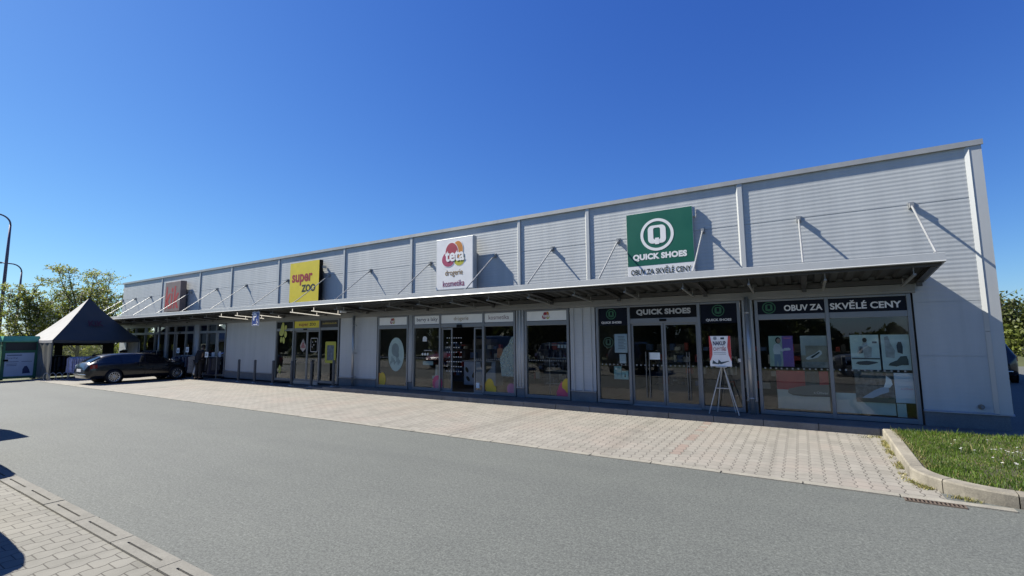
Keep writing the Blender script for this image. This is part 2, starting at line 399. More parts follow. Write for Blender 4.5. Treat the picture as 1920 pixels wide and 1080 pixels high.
# ------------------------------------------------------------------ grass verge at the right with its raised kerb
import bisect
def arc(cx, cy, r, a0, a1, n): return [(cx+r*math.cos(R(a0+(a1-a0)*i/n)), cy+r*math.sin(R(a0+(a1-a0)*i/n))) for i in range(n+1)]
outer = [(1.23, -.88), (1.21, -1.9), (1.18, -2.9), (1.16, -3.9)] + arc(2.1, -3.92, .95, 180, 262, 12)[1:] + [(3.2, -4.95), (4.3, -5.0), (9, -5.2), (14, -5.4)]
inner = [(1.41, -.88), (1.39, -1.9), (1.36, -2.9), (1.33, -3.86)] + arc(2.1, -3.89, .77, 180, 262, 12)[1:] + [(3.2, -4.77), (4.3, -4.82), (9, -5.02), (14, -5.22)]
def kh(i): return .155 if i < 20 else .15
m = MB(); segs = [(0, 3), (3, 9), (9, 15), (15, 17), (17, 18), (18, len(outer)-1)]
for a, b in segs:
    rows = []
    for i in range(a, b+1):
        (ox, oy), (ix, iy) = outer[i], inner[i]
        sh = .006 if i == a else (-.006 if i == b else 0)
        t = Vector((outer[min(i+1, len(outer)-1)][0]-outer[max(i-1, 0)][0], outer[min(i+1, len(outer)-1)][1]-outer[max(i-1, 0)][1])).normalized()*sh
        h = kh(i)
        f = lambda q, z: (outer[i][0]+(inner[i][0]-outer[i][0])*q+t.x, outer[i][1]+(inner[i][1]-outer[i][1])*q+t.y, z)
        rows.append([f(0, -.05), f(0, h-.02), f(.09, h), f(.9, h), f(1, h-.015), f(1, -.05)])
    m.grid(rows); n = 6; o = len(m.v)
    m.add(rows[0], [tuple(range(6))]); m.add(rows[-1], [tuple(range(6))])
struct(m.build('verge_kerb', KERB))
poly = inner[:-1] + [(9, -.88)]
def verge_h(x, y): return .13 + .05*max(0, min(1, (x-1.5)/1.5))*max(0, min(1, (y+4.8)/1.2))
m = MB(); rows = []
for i in range(40):
    row = []; yy = -.90 - i*(4.05/39)
    x0 = 1.33 if yy > -3.86 else 2.1-math.sqrt(max(0, .78**2-(min(0, yy+3.89))**2)) if yy > -4.64 else 2.1+(-4.64-yy)*3.2/.12*.3
    for k in range(30):
        x = x0 + (10-x0)*(k/29)**1.8; row.append((x, yy, verge_h(x, yy)+.012*noise.noise((x*3, yy*3, 0))))
    rows.append(row)
m.grid(rows); struct(m.build('verge_soil', SOIL, smooth=True))
def in_verge(x, y):
    if y > -.93 or x < 1.345 or x > 9: return False
    if y > -3.88: return True
    if x >= 2.1: return y > -4.70 - (x-2.1)*.05
    return (x-2.1)**2+(y+3.88)**2 < .755**2
GRASS = [leaf_mat("grass_green", (.060, .115, .010), (.125, .20, .018), .4), leaf_mat("grass_deep", (.035, .075, .008), (.08, .14, .014), .35), leaf_mat("grass_dry", (.18, .165, .06), (.27, .23, .09), .3)]
m = MB(); cnt = 0
while cnt < 46000:
    x = 1.34 + 4.6*random.random()**1.4; y = random.uniform(-4.82, -.93)
    if not in_verge(x, y): continue
    cnt += 1
    d = noise.noise((x*1.7, y*1.7, 3)); ed = min(x-1.33, 1.0) if y > -3.9 else .3
    bare = max(0, .18-ed)*3 + max(0, noise.noise((x*2.3+5, y*2.3, 1))-.35)
    if random.random() < bare: continue
    h = random.uniform(.02, .055)*(1.0+.7*d+ (0.5 if y > -1.25 else 0)) + (.07 if random.random() < .015 else 0); w = random.uniform(.003, .0065)
    a = random.uniform(0, 6.28); lean = random.uniform(0, .7)*h; z = verge_h(x, y)-.005
    b = random.uniform(0, 6.28)
    m.cur = 2 if random.random() < (.10 + (.45 if ed < .12 else 0)) else (1 if d+random.gauss(0, .3) > .15 else 0)
    m.add([(x-w*math.cos(a), y-w*math.sin(a), z), (x+w*math.cos(a), y+w*math.sin(a), z), (x+lean*.5*math.cos(b)+w*.6*math.cos(a), y+lean*.5*math.sin(b)+w*.6*math.sin(a), z+h*.62), (x+lean*math.cos(b), y+lean*math.sin(b), z+h)], [(0, 1, 2), (0, 2, 3)])
tag(m.build('verge_grass', GRASS), 'short green grass on the kerbed verge at the right', 'grass', kind='stuff')
m = MB()
for cx, cy, n, sp in ((2.35, -2.6, 9, .18), (2.9, -2.9, 12, .22), (2.2, -3.2, 6, .18), (3.2, -2.2, 6, .4), (2.75, -3.9, 4, .2), (4.2, -3.2, 8, .5), (1.9, -2.2, 4, .3)):
    for i in range(n):
        x = cx+random.gauss(0, sp); y = cy+random.gauss(0, sp)
        if not in_verge(x, y): continue
        z = verge_h(x, y)+random.uniform(.06, .085); r = random.uniform(.012, .019); tl = random.uniform(-.3, .3)
        vs = [(x+r*math.cos(k*1.047), y+r*math.sin(k*1.047), z+tl*r*math.cos(k*1.047)) for k in range(6)] + [(x, y, z-.06), (x+.003, y, z-.06), (x, y, z)]
        m.add(vs, [tuple(range(6)), (6, 7, 8)])
tag(m.build('daisies', plain("daisy_white", (.8, .8, .76), .6)), 'small white daisies dotted over the grass verge', 'flowers', kind='stuff')
m = MB()
for x, y in ((3.55, -3.05), (3.4, -1.7)):
    z = verge_h(x, y)+.08
    m.add([(x+.022*math.cos(k*.785), y+.022*math.sin(k*.785), z) for k in range(8)] + [(x, y, z+.012)], [(k, (k+1) % 8, 8) for k in range(8)])
    m.tube([(x, y, z), (x, y, z-.08)], .002, 4)
tag(m.build('dandelion', plain("dandelion_yellow", (.75, .5, .02), .6)), 'yellow dandelions flowering in the grass verge among the daisies', 'flowers', kind='stuff')
# weeds at the kerb foot
m = MB()
for i in range(2600):
    if random.random() < .55:
        y = random.uniform(-3.9, -.95); x = 1.15+.022*(y+3.9)-abs(random.gauss(0, .045))-(.05*max(0, noise.noise((0, y*2.5, 9))))
        if y > -1.25: x -= abs(random.gauss(0, .16))
    else:
        a = random.gauss(222, 16); rr = .98+abs(random.gauss(0, .05)); x = 2.1+rr*math.cos(R(a)); y = -3.92+rr*math.sin(R(a))
        if a > 235 and random.random() < .4: continue
    if noise.noise((x*4, y*4, 2)) < -.15: continue
    h = random.uniform(.015, .055); w = random.uniform(.003, .008); a = random.uniform(0, 6.28); b = random.uniform(0, 6.28); ln = h*random.uniform(.3, 1.1)
    m.cur = 0 if random.random() < .5 else 1
    m.add([(x-w*math.cos(a), y-w*math.sin(a), .004), (x+w*math.cos(a), y+w*math.sin(a), .004), (x+ln*math.cos(b), y+ln*math.sin(b), h)], [(0, 1, 2)])
tag(m.build('weeds', [leaf_mat("weed_dry", (.22, .19, .07), (.32, .27, .10), .2), leaf_mat("weed_green", (.10, .12, .025), (.2, .2, .05), .25)]), 'yellowish weeds growing along the foot of the verge kerb', 'weeds', kind='stuff')
# storm drain grate in the edge strip by the verge
g = thing('drain_grate', 'rusty slotted drain grate set in the asphalt edge by the grass verge', 'drain grate', (1.2, -5.09, 0))
m = MB(); m.box(.93, 1.47, -5.16, -5.145, -.02, .012); m.box(.93, 1.47, -5.045, -5.03, -.02, .012)
for i in range(15): m.box(.935+i*.0375, .935+i*.0375+.016, -5.145, -5.045, -.02, .010)
m.build('grate_bars', plain("cast_iron", (.17, .13, .10), .8, .3), g)
m = MB(); m.box(.94, 1.46, -5.142, -5.048, -.03, .0045); m.build('grate_pit', BLACK, g)

# ------------------------------------------------------------------ the retail building
BX0, BX1 = -38.0, 3.28
bld = thing('retail_building', 'long silver-grey corrugated metal retail building with glazed shopfronts and a canopy', 'building', (-17.4, 0, 0))
P = .0875
def clad_profile(z0, z1, y=0.0, d=.0026):
    zs = {z0, z1}; k = math.floor(z0/P)
    while k*P < z1+P:
        for o in range(8):
            if z0 < (k+o/8)*P < z1: zs.add((k+o/8)*P)
        k += 1
    return [(y-d*(.5-.5*math.cos(2*math.pi*z/P)), z) for z in sorted(zs)]
WT = 2.80
m = MB()
m.extr_x(clad_profile(WT, 4.645), BX0+.02, 3.06); m.extr_x(clad_profile(4.655, 5.72), BX0+.02, 3.06)
m.extr_x([(-.002, 4.645), (.012, 4.65), (-.002, 4.655)], BX0+.02, 3.06)
walls = [(-37.98, -36.9), (-24.7, -20.45), (-15.92, -13.78), (-7.53, -7.25), (-5.70, -4.93), (-1.16, -.93), (2.02, 3.06), (-12.10, -11.93), (-31.38, -31.22), (-27.96, -27.53)]
for a, b in walls:
    if b-a > .5:
        for z0, z1 in ((.44, 1.515), (1.525, 2.595), (2.605, WT)): m.extr_x(clad_profile(z0, z1, 0, .0013), a, b)
        for z in (1.52, 2.60): m.extr_x([(-.001, z-.006), (.014, z), (-.001, z+.006)], a, b)
    else:
        m.box(a, b, -.03, .05, .44, WT)
m.build('cladding', CLAD, bld, True)
# vertical ribs on the narrow wall posts, plinth and drip rail under each stretch of wall
for a, b in walls:
    if b-a <= .5 or a < -5.6 and b > -5:
        for q in (.15, .5, .85):
            xx = a+(b-a)*q; m = MB(); m.box(xx-.012, xx+.012, -.042, -.028 if b-a <= .5 else -.002, .44, WT); m.build('wall_rib', TRIM, bld)
    m = MB(); m.box(a, b if b < 3 else 3.24, -.012, .1, .1 if b < 3 else 0, .415); m.build('plinth', PLINTH, bld)
    m = MB(); b2 = 3.30 if b > 3 else b
    m.extr_x([(.0, .455), (-.018, .452), (-.045, .43), (-.045, .418), (0, .418)], a-.01, b2, True); m.build('drip_rail', GALV, bld)
m = MB(); m.box(3.1, 3.24, .1, 24.9, 0, .42); m.build('plinth', PLINTH, bld)
m = MB(); m.add([(3.10, -.036, .44), (3.282, -.036, .44), (3.282, 25, .44), (3.10, -.036, 5.70), (3.282, -.036, 5.70), (3.282, 25, 5.70), (3.26, 25, .44), (3.26, .02, .44), (3.10, .02, .44), (3.26, 25, 5.70), (3.26, .02, 5.70), (3.10, .02, 5.70)], [(0, 1, 4, 3), (1, 2, 5, 4), (0, 3, 11, 8), (8, 7, 10, 11), (6, 7, 10, 9), (2, 6, 9, 5)])
m.build('corner_flashing', TRIM, bld)
for z0, z1 in ((.45, 1.99), (2.0, 5.69)):
    m = MB(); m.add([(3.035, -.010, z0), (3.099, -.045, z0), (3.099, 0, z0), (3.035, 0, z0), (3.035, -.010, z1), (3.099, -.045, z1), (3.099, 0, z1), (3.035, 0, z1)], [(0, 1, 5, 4), (1, 2, 6, 5), (2, 3, 7, 6), (3, 0, 4, 7), (0, 3, 2, 1), (4, 5, 6, 7)]); m.build('corner_strip', TRIM, bld)
PIL = [(-1.12+.0, .13), (-5.13, .12), (-7.45, .11), (-12.1, .13), (-15.85, .12), (-20.45, .12), (-24.55, .12), (-27.8, .12), (-32.37, .12)]
for px, w in PIL:
    m = MB(); z0, z1 = 2.95, 5.70; pr_ = [(px-.012, -.0075), (px+.022, -.040), (px+w-.008, -.040), (px+w, -.033), (px+w, -.0075)]; m.prism(pr_, lambda u, v, d: (u, v, d), z0, z1)
    m.build('pilaster', TRIM, bld)
m = MB(); m.extr_x([(.25, 5.8), (-.055, 5.79), (-.06, 5.68), (-.045, 5.675), (-.045, 5.70), (.25, 5.72)], BX0-.03, 3.31, True)
m.box(3.27, 3.31, .25, 25, 5.69, 5.8)
m.build('parapet_cap', CAPM, bld)
m = MB(); m.box(BX0+.02, 3.2, .3, 24.9, 5.45, 5.5); m.build('roof', ROOFM, bld)
m = MB(); m.box(BX0, BX0+.2, .02, 25, 0, 5.7); m.box(BX0+.2, 3.24, 24.8, 25, 0, 5.7); m.box(BX0+.2, 3.24, .18, .24, 2.9, 5.65)
m.box(3.0, 3.24, .2, 24.8, .42, 5.7); m.build('rear_wall', CLAD, bld)
# light lintel trim over the shopfronts
m = MB(); m.extr_x([(.0, 2.995), (-.075, 2.985), (-.085, 2.86), (-.06, 2.85), (-.06, 2.805), (0, 2.80)], BX0+.05, 2.06, True)
m.build('lintel_trim', LINT, bld)
# dark shop interiors
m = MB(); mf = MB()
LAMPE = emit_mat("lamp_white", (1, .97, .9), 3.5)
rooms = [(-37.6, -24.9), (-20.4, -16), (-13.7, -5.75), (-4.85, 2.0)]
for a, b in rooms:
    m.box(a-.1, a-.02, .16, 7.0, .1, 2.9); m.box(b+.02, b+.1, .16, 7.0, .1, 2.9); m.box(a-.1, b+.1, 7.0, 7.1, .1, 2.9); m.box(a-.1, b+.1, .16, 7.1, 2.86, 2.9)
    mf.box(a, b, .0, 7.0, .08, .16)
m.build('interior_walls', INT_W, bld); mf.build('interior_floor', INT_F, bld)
for a, b in rooms:
    x = a+.8
    while x < b-.6:
        h = random.choice((1.5, 1.7, 1.9)); m = MB(); m.box(x, x+.9, 3.2, 3.7, .16, h)
        for sh in range(4): m.box(x-.02, x+.92, 3.0, 3.203, .4+sh*.36, .43+sh*.36)
        m.build('shelf_unit', plain("shelving_grey", (.16, .15, .15), .6), bld); x += random.uniform(1.3, 1.9)
m = MB()
for i in range(420):
    a, b = random.choice(rooms); x = random.uniform(a+.5, b-.5); sh = random.randrange(4); w = random.uniform(.04, .12)
    m.box(x-w, x+w, 2.98, 3.15, .43+sh*.36, .43+sh*.36+random.uniform(.1, .25)); m.mi[-6:] = [random.randrange(4)]*6
gd = m.build('goods', [plain("goods_white", (.5, .5, .48), .6), plain("goods_red", (.35, .06, .05), .6), plain("goods_blue", (.08, .14, .3), .6), plain("goods_dark", (.06, .06, .06), .6)], bld); gd['kind'] = 'stuff'
for x in (-12.6, -10.2, -9.0, -6.3, -.5, .4, 1.25, -3.2, -17.6, -28.8):
    m = MB(); m.box(x-.3, x+.3, 1.6, 1.75, 2.80, 2.84); m.build('ceiling_lamp', LAMPE, bld)
# downpipes
for x, z1 in ((-1.045, 2.86), (-14.95, 2.86), (-31.9, 2.86)):
    m = MB(); m.tube([(x, -.14, .14), (x, -.14, z1)], .052, 14); 
    for z in (.5, 1.4, 2.5): m.tube([(x, -.14, z-.02), (x, -.14, z+.02)], .058, 14); m.box(x-.015, x+.015, -.1, 0.0, z-.015, z+.015)
    m.build('downpipe', GALV, bld, True)
m = MB(); m.tube([(2.86, -.01, .56), (2.86, -.06, .56), (2.86, -.075, .53)], .022, 8); m.lathe([(.0, 0), (.05, 0), (.05, .012), (0, .012)], (2.86, -.02, .56), 'y', 12)
m.build('wall_tap', plain("brass_dull", (.22, .2, .17), .5, .5), bld)

# ------------------------------------------------------------------ canopy (part of the building)
CX0, CX1 = -38.6, 2.24
YF, ZF, ZR = -1.70, 3.24, 3.06
def cz(y): return ZR + (ZF-ZR)*(-y/1.7)
m = MB(); rows = []
x = CX0+.02; pr = []
while x < CX1-.02:
    pr += [(x, 0), (x+.12, 0), (x+.155, .05), (x+.245, .05)]; x += .28
pr = [(a, h) for a, h in pr if a < CX1-.02]
m.grid([[(a, 0.0, cz(0)+.06+h) for a, h in pr], [(a, YF+.05, cz(YF)+.03+h) for a, h in pr]])
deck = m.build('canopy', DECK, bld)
m = MB(); m.extr_x([(YF-.002, 3.212), (YF-.010, 3.220), (YF-.001, 3.236), (YF, 3.368), (YF+.006, 3.372), (YF+.06, 3.372), (YF+.06, 3.21), (YF+.02, 3.205)], CX0, CX1, True); m.build('fascia', TRIM, deck)
m = MB(); m.add([(CX1, YF+.06, 3.21), (CX1, YF+.06, 3.37), (CX1, 0, 3.2), (CX1, 0, 3.03)], [(0, 1, 2, 3)]); m.add([(CX1-.03, YF+.06, 3.21), (CX1-.03, YF+.06, 3.37), (CX1-.03, 0, 3.2), (CX1-.03, 0, 3.03)], [(0, 1, 2, 3)])
m.add([(CX1, YF+.06, 3.21), (CX1-.03, YF+.06, 3.21), (CX1-.03, 0, 3.03), (CX1, 0, 3.03)], [(0, 1, 2, 3)]); m.build('end_plate', CAPM, deck)
m = MB(); m.box(CX0+.05, CX1-.04, -1.55, -1.47, 3.16, 3.24); m.box(CX0+.05, CX1-.04, -.12, -.02, 2.998, 3.10); m.build('purlin', BEAM, deck)
STRUTM = sheet_metal("strut_steel", (.42, .43, .43), .45, .3, .15)
AN = [2.14, .14, -1.94, -4.16, -6.21, -8.31, -11.09, -14.19, -16.70, -19.65, -23.07, -25.86, -28.62, -31.52, -33.71, -35.94, -37.9]
for x in AN:
    bx = min(x, CX1-.12); m = MB(); zb = lambda y: cz(y)-.07
    for dz0, dz1, w in ((0, .012, .05), (.012, .085, .008), (.085, .097, .05)):
        m.add([(bx+sx*w, y, zb(y)+dz) for y in (-1.46, -.12) for sx in (-1, 1) for dz in (dz0, dz1)], [(0, 1, 3, 2), (4, 6, 7, 5), (0, 4, 5, 1), (2, 3, 7, 6), (0, 2, 6, 4), (1, 5, 7, 3)])
    m.box(bx-.06, bx+.06, -.018, -.0, 2.997, 3.16); m.box(bx-.045, bx+.045, -.17, -.125, 2.92, 3.08)
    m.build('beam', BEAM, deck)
for x in AN:
    m = MB(); m.tube([(x, -.08, 4.60), (x, -1.60, 3.385)], .020 if x > -12 else .016, 8); m.box(x-.035, x+.035, -.1, -.014, 4.57, 4.67); m.box(x-.05, x+.05, -.022, -.0, 4.55, 4.70)
    m.add([(x-.006, -.05, 4.64), (x-.006, -.05, 4.56), (x-.006, -.24, 4.46), (x+.006, -.05, 4.64), (x+.006, -.05, 4.56), (x+.006, -.24, 4.46)], [(0, 1, 2), (3, 5, 4), (0, 3, 4, 1), (1, 4, 5, 2), (2, 5, 3, 0)])
    m.box(x-.03, x+.03, -1.64, -1.56, 3.34, 3.40)
    m.build('strut', STRUTM, deck)
LITM = emit_mat("lit_tube", (1, .93, .80), .30); TUBEW = plain("tube_housing", (.30, .31, .30), .4)
for i in range(29):
    x = 1.84 - 1.35*i; lit = i in (13, 14, 16, 17, 18)
    m = MB(); z0 = lambda y: 2.905+(y+.2)/(-1.3)*.095
    for y0, y1, w, h0, h1 in ((-1.5, -.2, .016 if lit else .022, .02, .05),):
        m.add([(x+sx*w, y, z0(y)+dz) for y in (y0, y1) for sx in (-1, 1) for dz in (h0, h1)], [(0, 1, 3, 2), (4, 6, 7, 5), (0, 4, 5, 1), (2, 3, 7, 6), (0, 2, 6, 4), (1, 5, 7, 3)])
    m.box(x-.008, x+.008, -1.42, -1.40, z0(-1.4)+.06, 3.22); m.box(x-.008, x+.008, -.32, -.30, z0(-.3)+.06, 3.10)
    o = m.build('light_tube', LITM if lit else TUBEW, deck)
m = MB(); m.bbox(-14.48, -14.38, -1.2, -.95, 2.93, 3.02, .02); m.tube([(-14.43, -1.05, 3.02), (-14.43, -1.05, 3.18)], .012, 6); m.build('security_camera', WHITE, deck)

# ------------------------------------------------------------------ shopfronts
def bar(m, x0, x1, z0, z1, y0=-.035, y1=.07): m.bbox(x0, x1, y0, y1, z0, z1, .006)
def shopfront(x0, x1, mull=(), bottom=.20, top=2.795, bands=(2.32, 2.45), full=(), door=None, y=0.0):
    """aluminium frame with glass, returns frame; bands: transom rail; full: bays without transom"""
    xs = [x0]+list(mull)+[x1]
    m = MB(); w = .07
    bar(m, x0, x0+w, bottom-.05, top); bar(m, x1-w, x1, bottom-.05, top)
    for q in mull: bar(m, q-w/2, q+w/2, bottom-.05, top, -.045)
    mm = MB()
    for i in range(len(xs)-1):
        a = xs[i]+(w if i == 0 else w/2); b = xs[i+1]-(w if i == len(xs)-2 else w/2)
        bar(m, a, b, top-.045, top, -.03); 
        if not (door and i in door): bar(m, a, b, bottom-.05, bottom+.045, -.03)
        if i not in full: bar(m, a, b, bands[0], bands[1], -.03)
    fr = m.build('shop_window', FRAME, bld)
    for i in range(len(xs)-1):
        a = xs[i]+(w if i == 0 else w/2)-.01; b = xs[i+1]-(w if i == len(xs)-2 else w/2)+.01
        if not (door and i in door):
            g = MB(); g.add([(a, .02, bottom+.03), (b, .02, bottom+.03), (b, .02, (top-.03) if i in full else bands[0]+.02), (a, .02, (top-.03) if i in full else bands[0]+.02)], [(0, 1, 2, 3)])
            g.build('pane', GLASS, fr)
    return fr
def dots(x0, x1, fr, z=1.18, s=.035, gap=.11):
    m = MB(); x = x0+.06
    while x < x1-.06: m.box(x, x+s, .012, .015, z, z+s); x += gap
    m.build('safety_dots', plain("frosted_dot", (.34, .36, .35), .6), fr)
def panel(x0, x1, z0, z1, mat, fr, name='sign_panel', y0=-.012, y1=.012):
    m = MB(); m.box(x0, x1, y0, y1, z0, z1); return m.build(name, mat, fr)
def leaf_door(x0, x1, fr, z0=.17, z1=2.30, handle=None, y=.045, slim=.05):
    m = MB()
    m.bbox(x0, x0+slim, y-.02, y+.02, z0, z1, .004); m.bbox(x1-slim, x1, y-.02, y+.02, z0, z1, .004)
    m.bbox(x0+slim, x1-slim, y-.02, y+.02, z0, z0+.09, .004); m.bbox(x0+slim, x1-slim, y-.02, y+.02, z1-.05, z1, .004)
    d = m.build('sliding_door', FRAME, fr)
    g = MB(); g.add([(x0+slim-.01, y, z0+.08), (x1-slim+.01, y, z0+.08), (x1-slim+.01, y, z1-.04), (x0+slim-.01, y, z1-.04)], [(0, 1, 2, 3)])
    g.build('pane', GLASS, fr)
    if handle:
        m = MB()
        for hx in handle: m.tube([(hx, y-.05, .35), (hx, y-.05, 1.55)], .009, 6); m.box(hx-.006, hx+.006, y-.05, y, .45, .47); m.box(hx-.006, hx+.006, y-.05, y, 1.43, 1.45)
        m.build('door_handle', plain("handle_steel", (.22, .23, .24), .35, .4), fr)

NAVY = plain("navy_sign", (.008, .010, .020), .45, var=.2, spec=.15)
LETW = plain("lettering_white", (1.0, 1.0, .99), .5, var=.04)
LETG = plain("lettering_grey", (.60, .61, .60), .5, var=.05)
QGREEN = plain("sign_green", (.006, .135, .082), .4, var=.10, scale=1.2)
QGREEN2 = plain("sticker_green", (.03, .15, .07), .5)
def rr(cx, cz, hx, hz, r, n=6):
    out = []
    for sx, sz, a0 in ((1, 1, 0), (-1, 1, 90), (-1, -1, 180), (1, -1, 270)):
        for k in range(n+1):
            a = R(a0+90*k/n); out.append((cx+sx*(hx-r)+r*math.cos(a), cz+sz*(hz-r)+r*math.sin(a)))
    return out
def q_logo(cx, cz, rad, y, mat, parent, inner, t=.004, name='emblem'):
    """ring with a blocky letter Q whose tail drops through the bottom"""
    m = MB(); ring(m, cx, cz, rad*.83, rad, y, 44, t)
    ho, hi = rr(cx, cz+rad*.02, rad*.54, rad*.56, rad*.27), rr(cx, cz+rad*.06, rad*.21, rad*.37, rad*.11)
    n = len(ho)
    for k in range(n):
        m.prism([ho[k], ho[(k+1) % n], hi[(k+1) % n], hi[k]], XZ, y, y-t)
    m.prism([(cx-rad*.12, cz-rad*.60), (cx+rad*.12, cz-rad*.60), (cx+rad*.12, cz-rad*.20), (cx-rad*.12, cz-rad*.20)], XZ, y, y-t-.002)
    return m.build(name, mat, parent)

# --- shoe shop, right window
f1 = shopfront(-.89, 1.98, (.535, ))
panel(-.82, .50, 2.45, 2.75, NAVY, f1); panel(.57, 1.91, 2.45, 2.75, NAVY, f1)
q_logo(-.585, 2.60, .14, -.016, QGREEN2, f1, NAVY)
put_text("OBUV ZA", -.28, .46, 2.51, 2.65, -.016, LETW, f1, .028)
put_text("SKVĚLÉ CENY", .60, 1.83, 2.51, 2.70, -.016, LETW, f1, .028)
dots(-.82, 1.91, f1)
# --- shoe shop, entrance
f2 = shopfront(-4.89, -1.20, (-3.94, -2.15), bands=(2.30, 2.44), full=(0, 2), door=(1, ))
panel(-3.90, -2.19, 2.45, 2.75, BLACK, f2)
put_text("QUICK SHOES", -3.73, -2.33, 2.51, 2.68, -.016, LETG, f2, .05, 1.06)
for cx, xa, xb in ((-4.44, -4.80, -3.99), (-1.69, -2.10, -1.28)):
    panel(xa, xb, 2.27, 2.745, NAVY, f2, 'sticker_band', -.006, .012)
    q_logo(cx, 2.58, .145, -.010, QGREEN2, f2, NAVY); put_text("QUICK SHOES", cx-.29, cx+.29, 2.31, 2.38, -.010, LETW, f2, .03)
leaf_door(-3.90, -3.05, f2, handle=(-3.52, -3.43)); leaf_door(-3.035, -2.19, f2, handle=(-2.48, -2.42))
m = MB(); m.bbox(-3.12, -2.94, -.06, -.028, 2.35, 2.41, .01); m.build('door_sensor', BLACK, f2)
m = MB(); m.box(-3.9, -2.19, -.03, .09, .13, .17); m.build('threshold', GALV, f2)
dots(-4.82, -3.97, f2); dots(-3.85, -2.2, f2); dots(-2.1, -1.3, f2)
q_logo(-4.55, 1.80, .15, .012, plain("sticker_faint_green", (.02, .075, .04), .5), f2, NAVY)
m = MB(); m.box(-1.30, -1.24, -.055, -.036, 1.33, 1.41); m.build('wall_switch', WHITE, f2)
# --- drugstore
WPAN = plain("header_white", (.60, .62, .61), .5, var=.04)
f3 = shopfront(-13.72, -12.13); f4 = shopfront(-11.90, -7.56, (-10.62, -8.78), door=(1, )); f5 = shopfront(-7.22, -5.73)
CRIM = plain("blob_crimson", (.42, .035, .07), .5); ORNG = plain("blob_orange", (.70, .27, .03), .5); MAGE = plain("blob_magenta", (.42, .045, .13), .5); LIME = plain("blob_lime", (.52, .50, .03), .5)
def teta_logo(cx, cz, s, y, parent):
    """cloud of four overlapping eggs with the shop's name across"""
    for (dx, dz, rx, rz, ro, mat, dy) in ((.30, -.16, .36, .40, .25, LIME, 0), (-.42, -.16, .42, .40, -.2, MAGE, .003), (.20, .30, .36, .46, -.12, ORNG, .006), (-.18, .24, .42, .46, .1, CRIM, .009)):
        m = MB(); m.prism(ell(cx+dx*s, cz+dz*s, (rx+.03)*s, (rz+.03)*s, 28, ro, .08), XZ, y-dy, y-dy-.0015)
        m.build('logo_rim', LETW, parent)
        m = MB(); m.prism(ell(cx+dx*s, cz+dz*s, rx*s, rz*s, 28, ro, .08), XZ, y-dy-.002, y-dy-.0035); m.build('logo_blob', mat, parent)
    put_text("teta", cx-.62*s, cx+.66*s, cz-.30*s, cz+.28*s, y-.016, LETW, parent, .03)
BRN = plain("lettering_ochre", (.33, .20, .05), .6); MGT = plain("lettering_plum", (.28, .04, .13), .6); DBL = plain("lettering_navy", (.02, .035, .10), .6); PLM = plain("lettering_mauve", (.22, .12, .15), .6)
panel(-13.65, -12.20, 2.46, 2.745, WPAN, f3); teta_logo(-12.93, 2.60, .16, -.014, f3)
panel(-11.83, -10.66, 2.46, 2.745, WPAN, f4); put_text("barvy a laky", -11.72, -10.74, 2.525, 2.69, -.014, DBL, f4, .006)
panel(-10.58, -8.82, 2.46, 2.745, WPAN, f4); put_text("drogerie", -10.02, -9.40, 2.52, 2.68, -.014, BRN, f4, -.002)
panel(-8.74, -7.63, 2.46, 2.745, WPAN, f4); put_text("kosmetika", -8.58, -7.80, 2.545, 2.68, -.014, PLM, f4, 0)
panel(-7.15, -5.80, 2.46, 2.745, WPAN, f5); teta_logo(-6.47, 2.60, .165, -.014, f5)
leaf_door(-10.58, -10.12, f4); leaf_door(-9.20, -8.82, f4)
m = MB(); m.bbox(-9.86, -9.66, -.08, -.028, 2.30, 2.41, .01); m.build('door_sensor', BLACK, f4)
m = MB(); m.box(-10.58, -8.82, -.03, .09, .13, .17); m.build('threshold', GALV, f4)
for a, b, fr in ((-13.65, -12.2, f3), (-11.83, -10.66, f4), (-9.15, -8.85, f4), (-8.74, -7.63, f4), (-7.15, -5.8, f5)): dots(a, b, fr, 1.25, .03, .075)
OVAL = film_mat("film_pale_green", (.42, .56, .52), .72)
disc(ell(-12.76, 1.38, .40, .62), .014, 'oval_sticker', OVAL, f3)
m = MB(); m.prism(ell(-12.80, 1.55, .19, .24, 20), XZ, .008, .006); m.prism(ell(-12.70, 1.36, .10, .11, 16), XZ, .0055, .004)
for i in range(9): m.box(-13.05+i*.065, -13.01+i*.065, .006, .008, 1.0+.05*(i % 3), 1.12+.06*((i*7) % 4))
m.build('oval_print', plain("print_grey", (.11, .15, .15), .6), f3)
disc([(-8.10, .75), (-7.66, .75), (-7.66, 2.0), (-7.75, 1.95), (-7.85, 1.75), (-8.02, 1.6), (-8.17, 1.3), (-8.13, 1.0)], .014, 'oval_sticker', film_mat("film_pale_green_clear", (.36, .46, .42), .45), f4)
FP = film_mat("film_pink", (.70, .10, .20), .75); FO = film_mat("film_orange", (.75, .30, .06), .75); FY = film_mat("film_yellow", (.75, .52, .05), .8); FM = film_mat("film_pale_pink", (.65, .28, .38), .6)
def half(cx, cz, rx, rz, lo, hi, bz): return [(min(max(x, lo), hi), max(z, bz)) for x, z in ell(cx, cz, rx, rz, 36)]
for fr, items in ((f3, ((-13.62, .40, .16, .28, FO), (-13.45, .44, .17, .26, FY))), (f4, ((-10.75, .42, .22, .26, FP), (-10.72, .34, .14, .2, FM), (-8.62, .40, .13, .2, FO), (-8.56, .42, .17, .24, FY), (-8.42, .32, .12, .14, FY), (-7.74, .36, .16, .18, FM))), (f5, ((-5.92, .42, .20, .26, FP), (-5.84, .56, .16, .2, FY), (-6.02, .32, .16, .16, FP)))):
    lo, hi = (-13.65, -12.2) if fr is f3 else ((-11.83, -7.63) if fr is f4 else (-7.15, -5.80))
    for i, (cx, cz_, rx, rz, mt) in enumerate(items): disc(half(cx, cz_, rx, rz, lo, hi, .25), .012-.002*i, 'fruit_sticker', mt, fr, .0015)
m = MB()
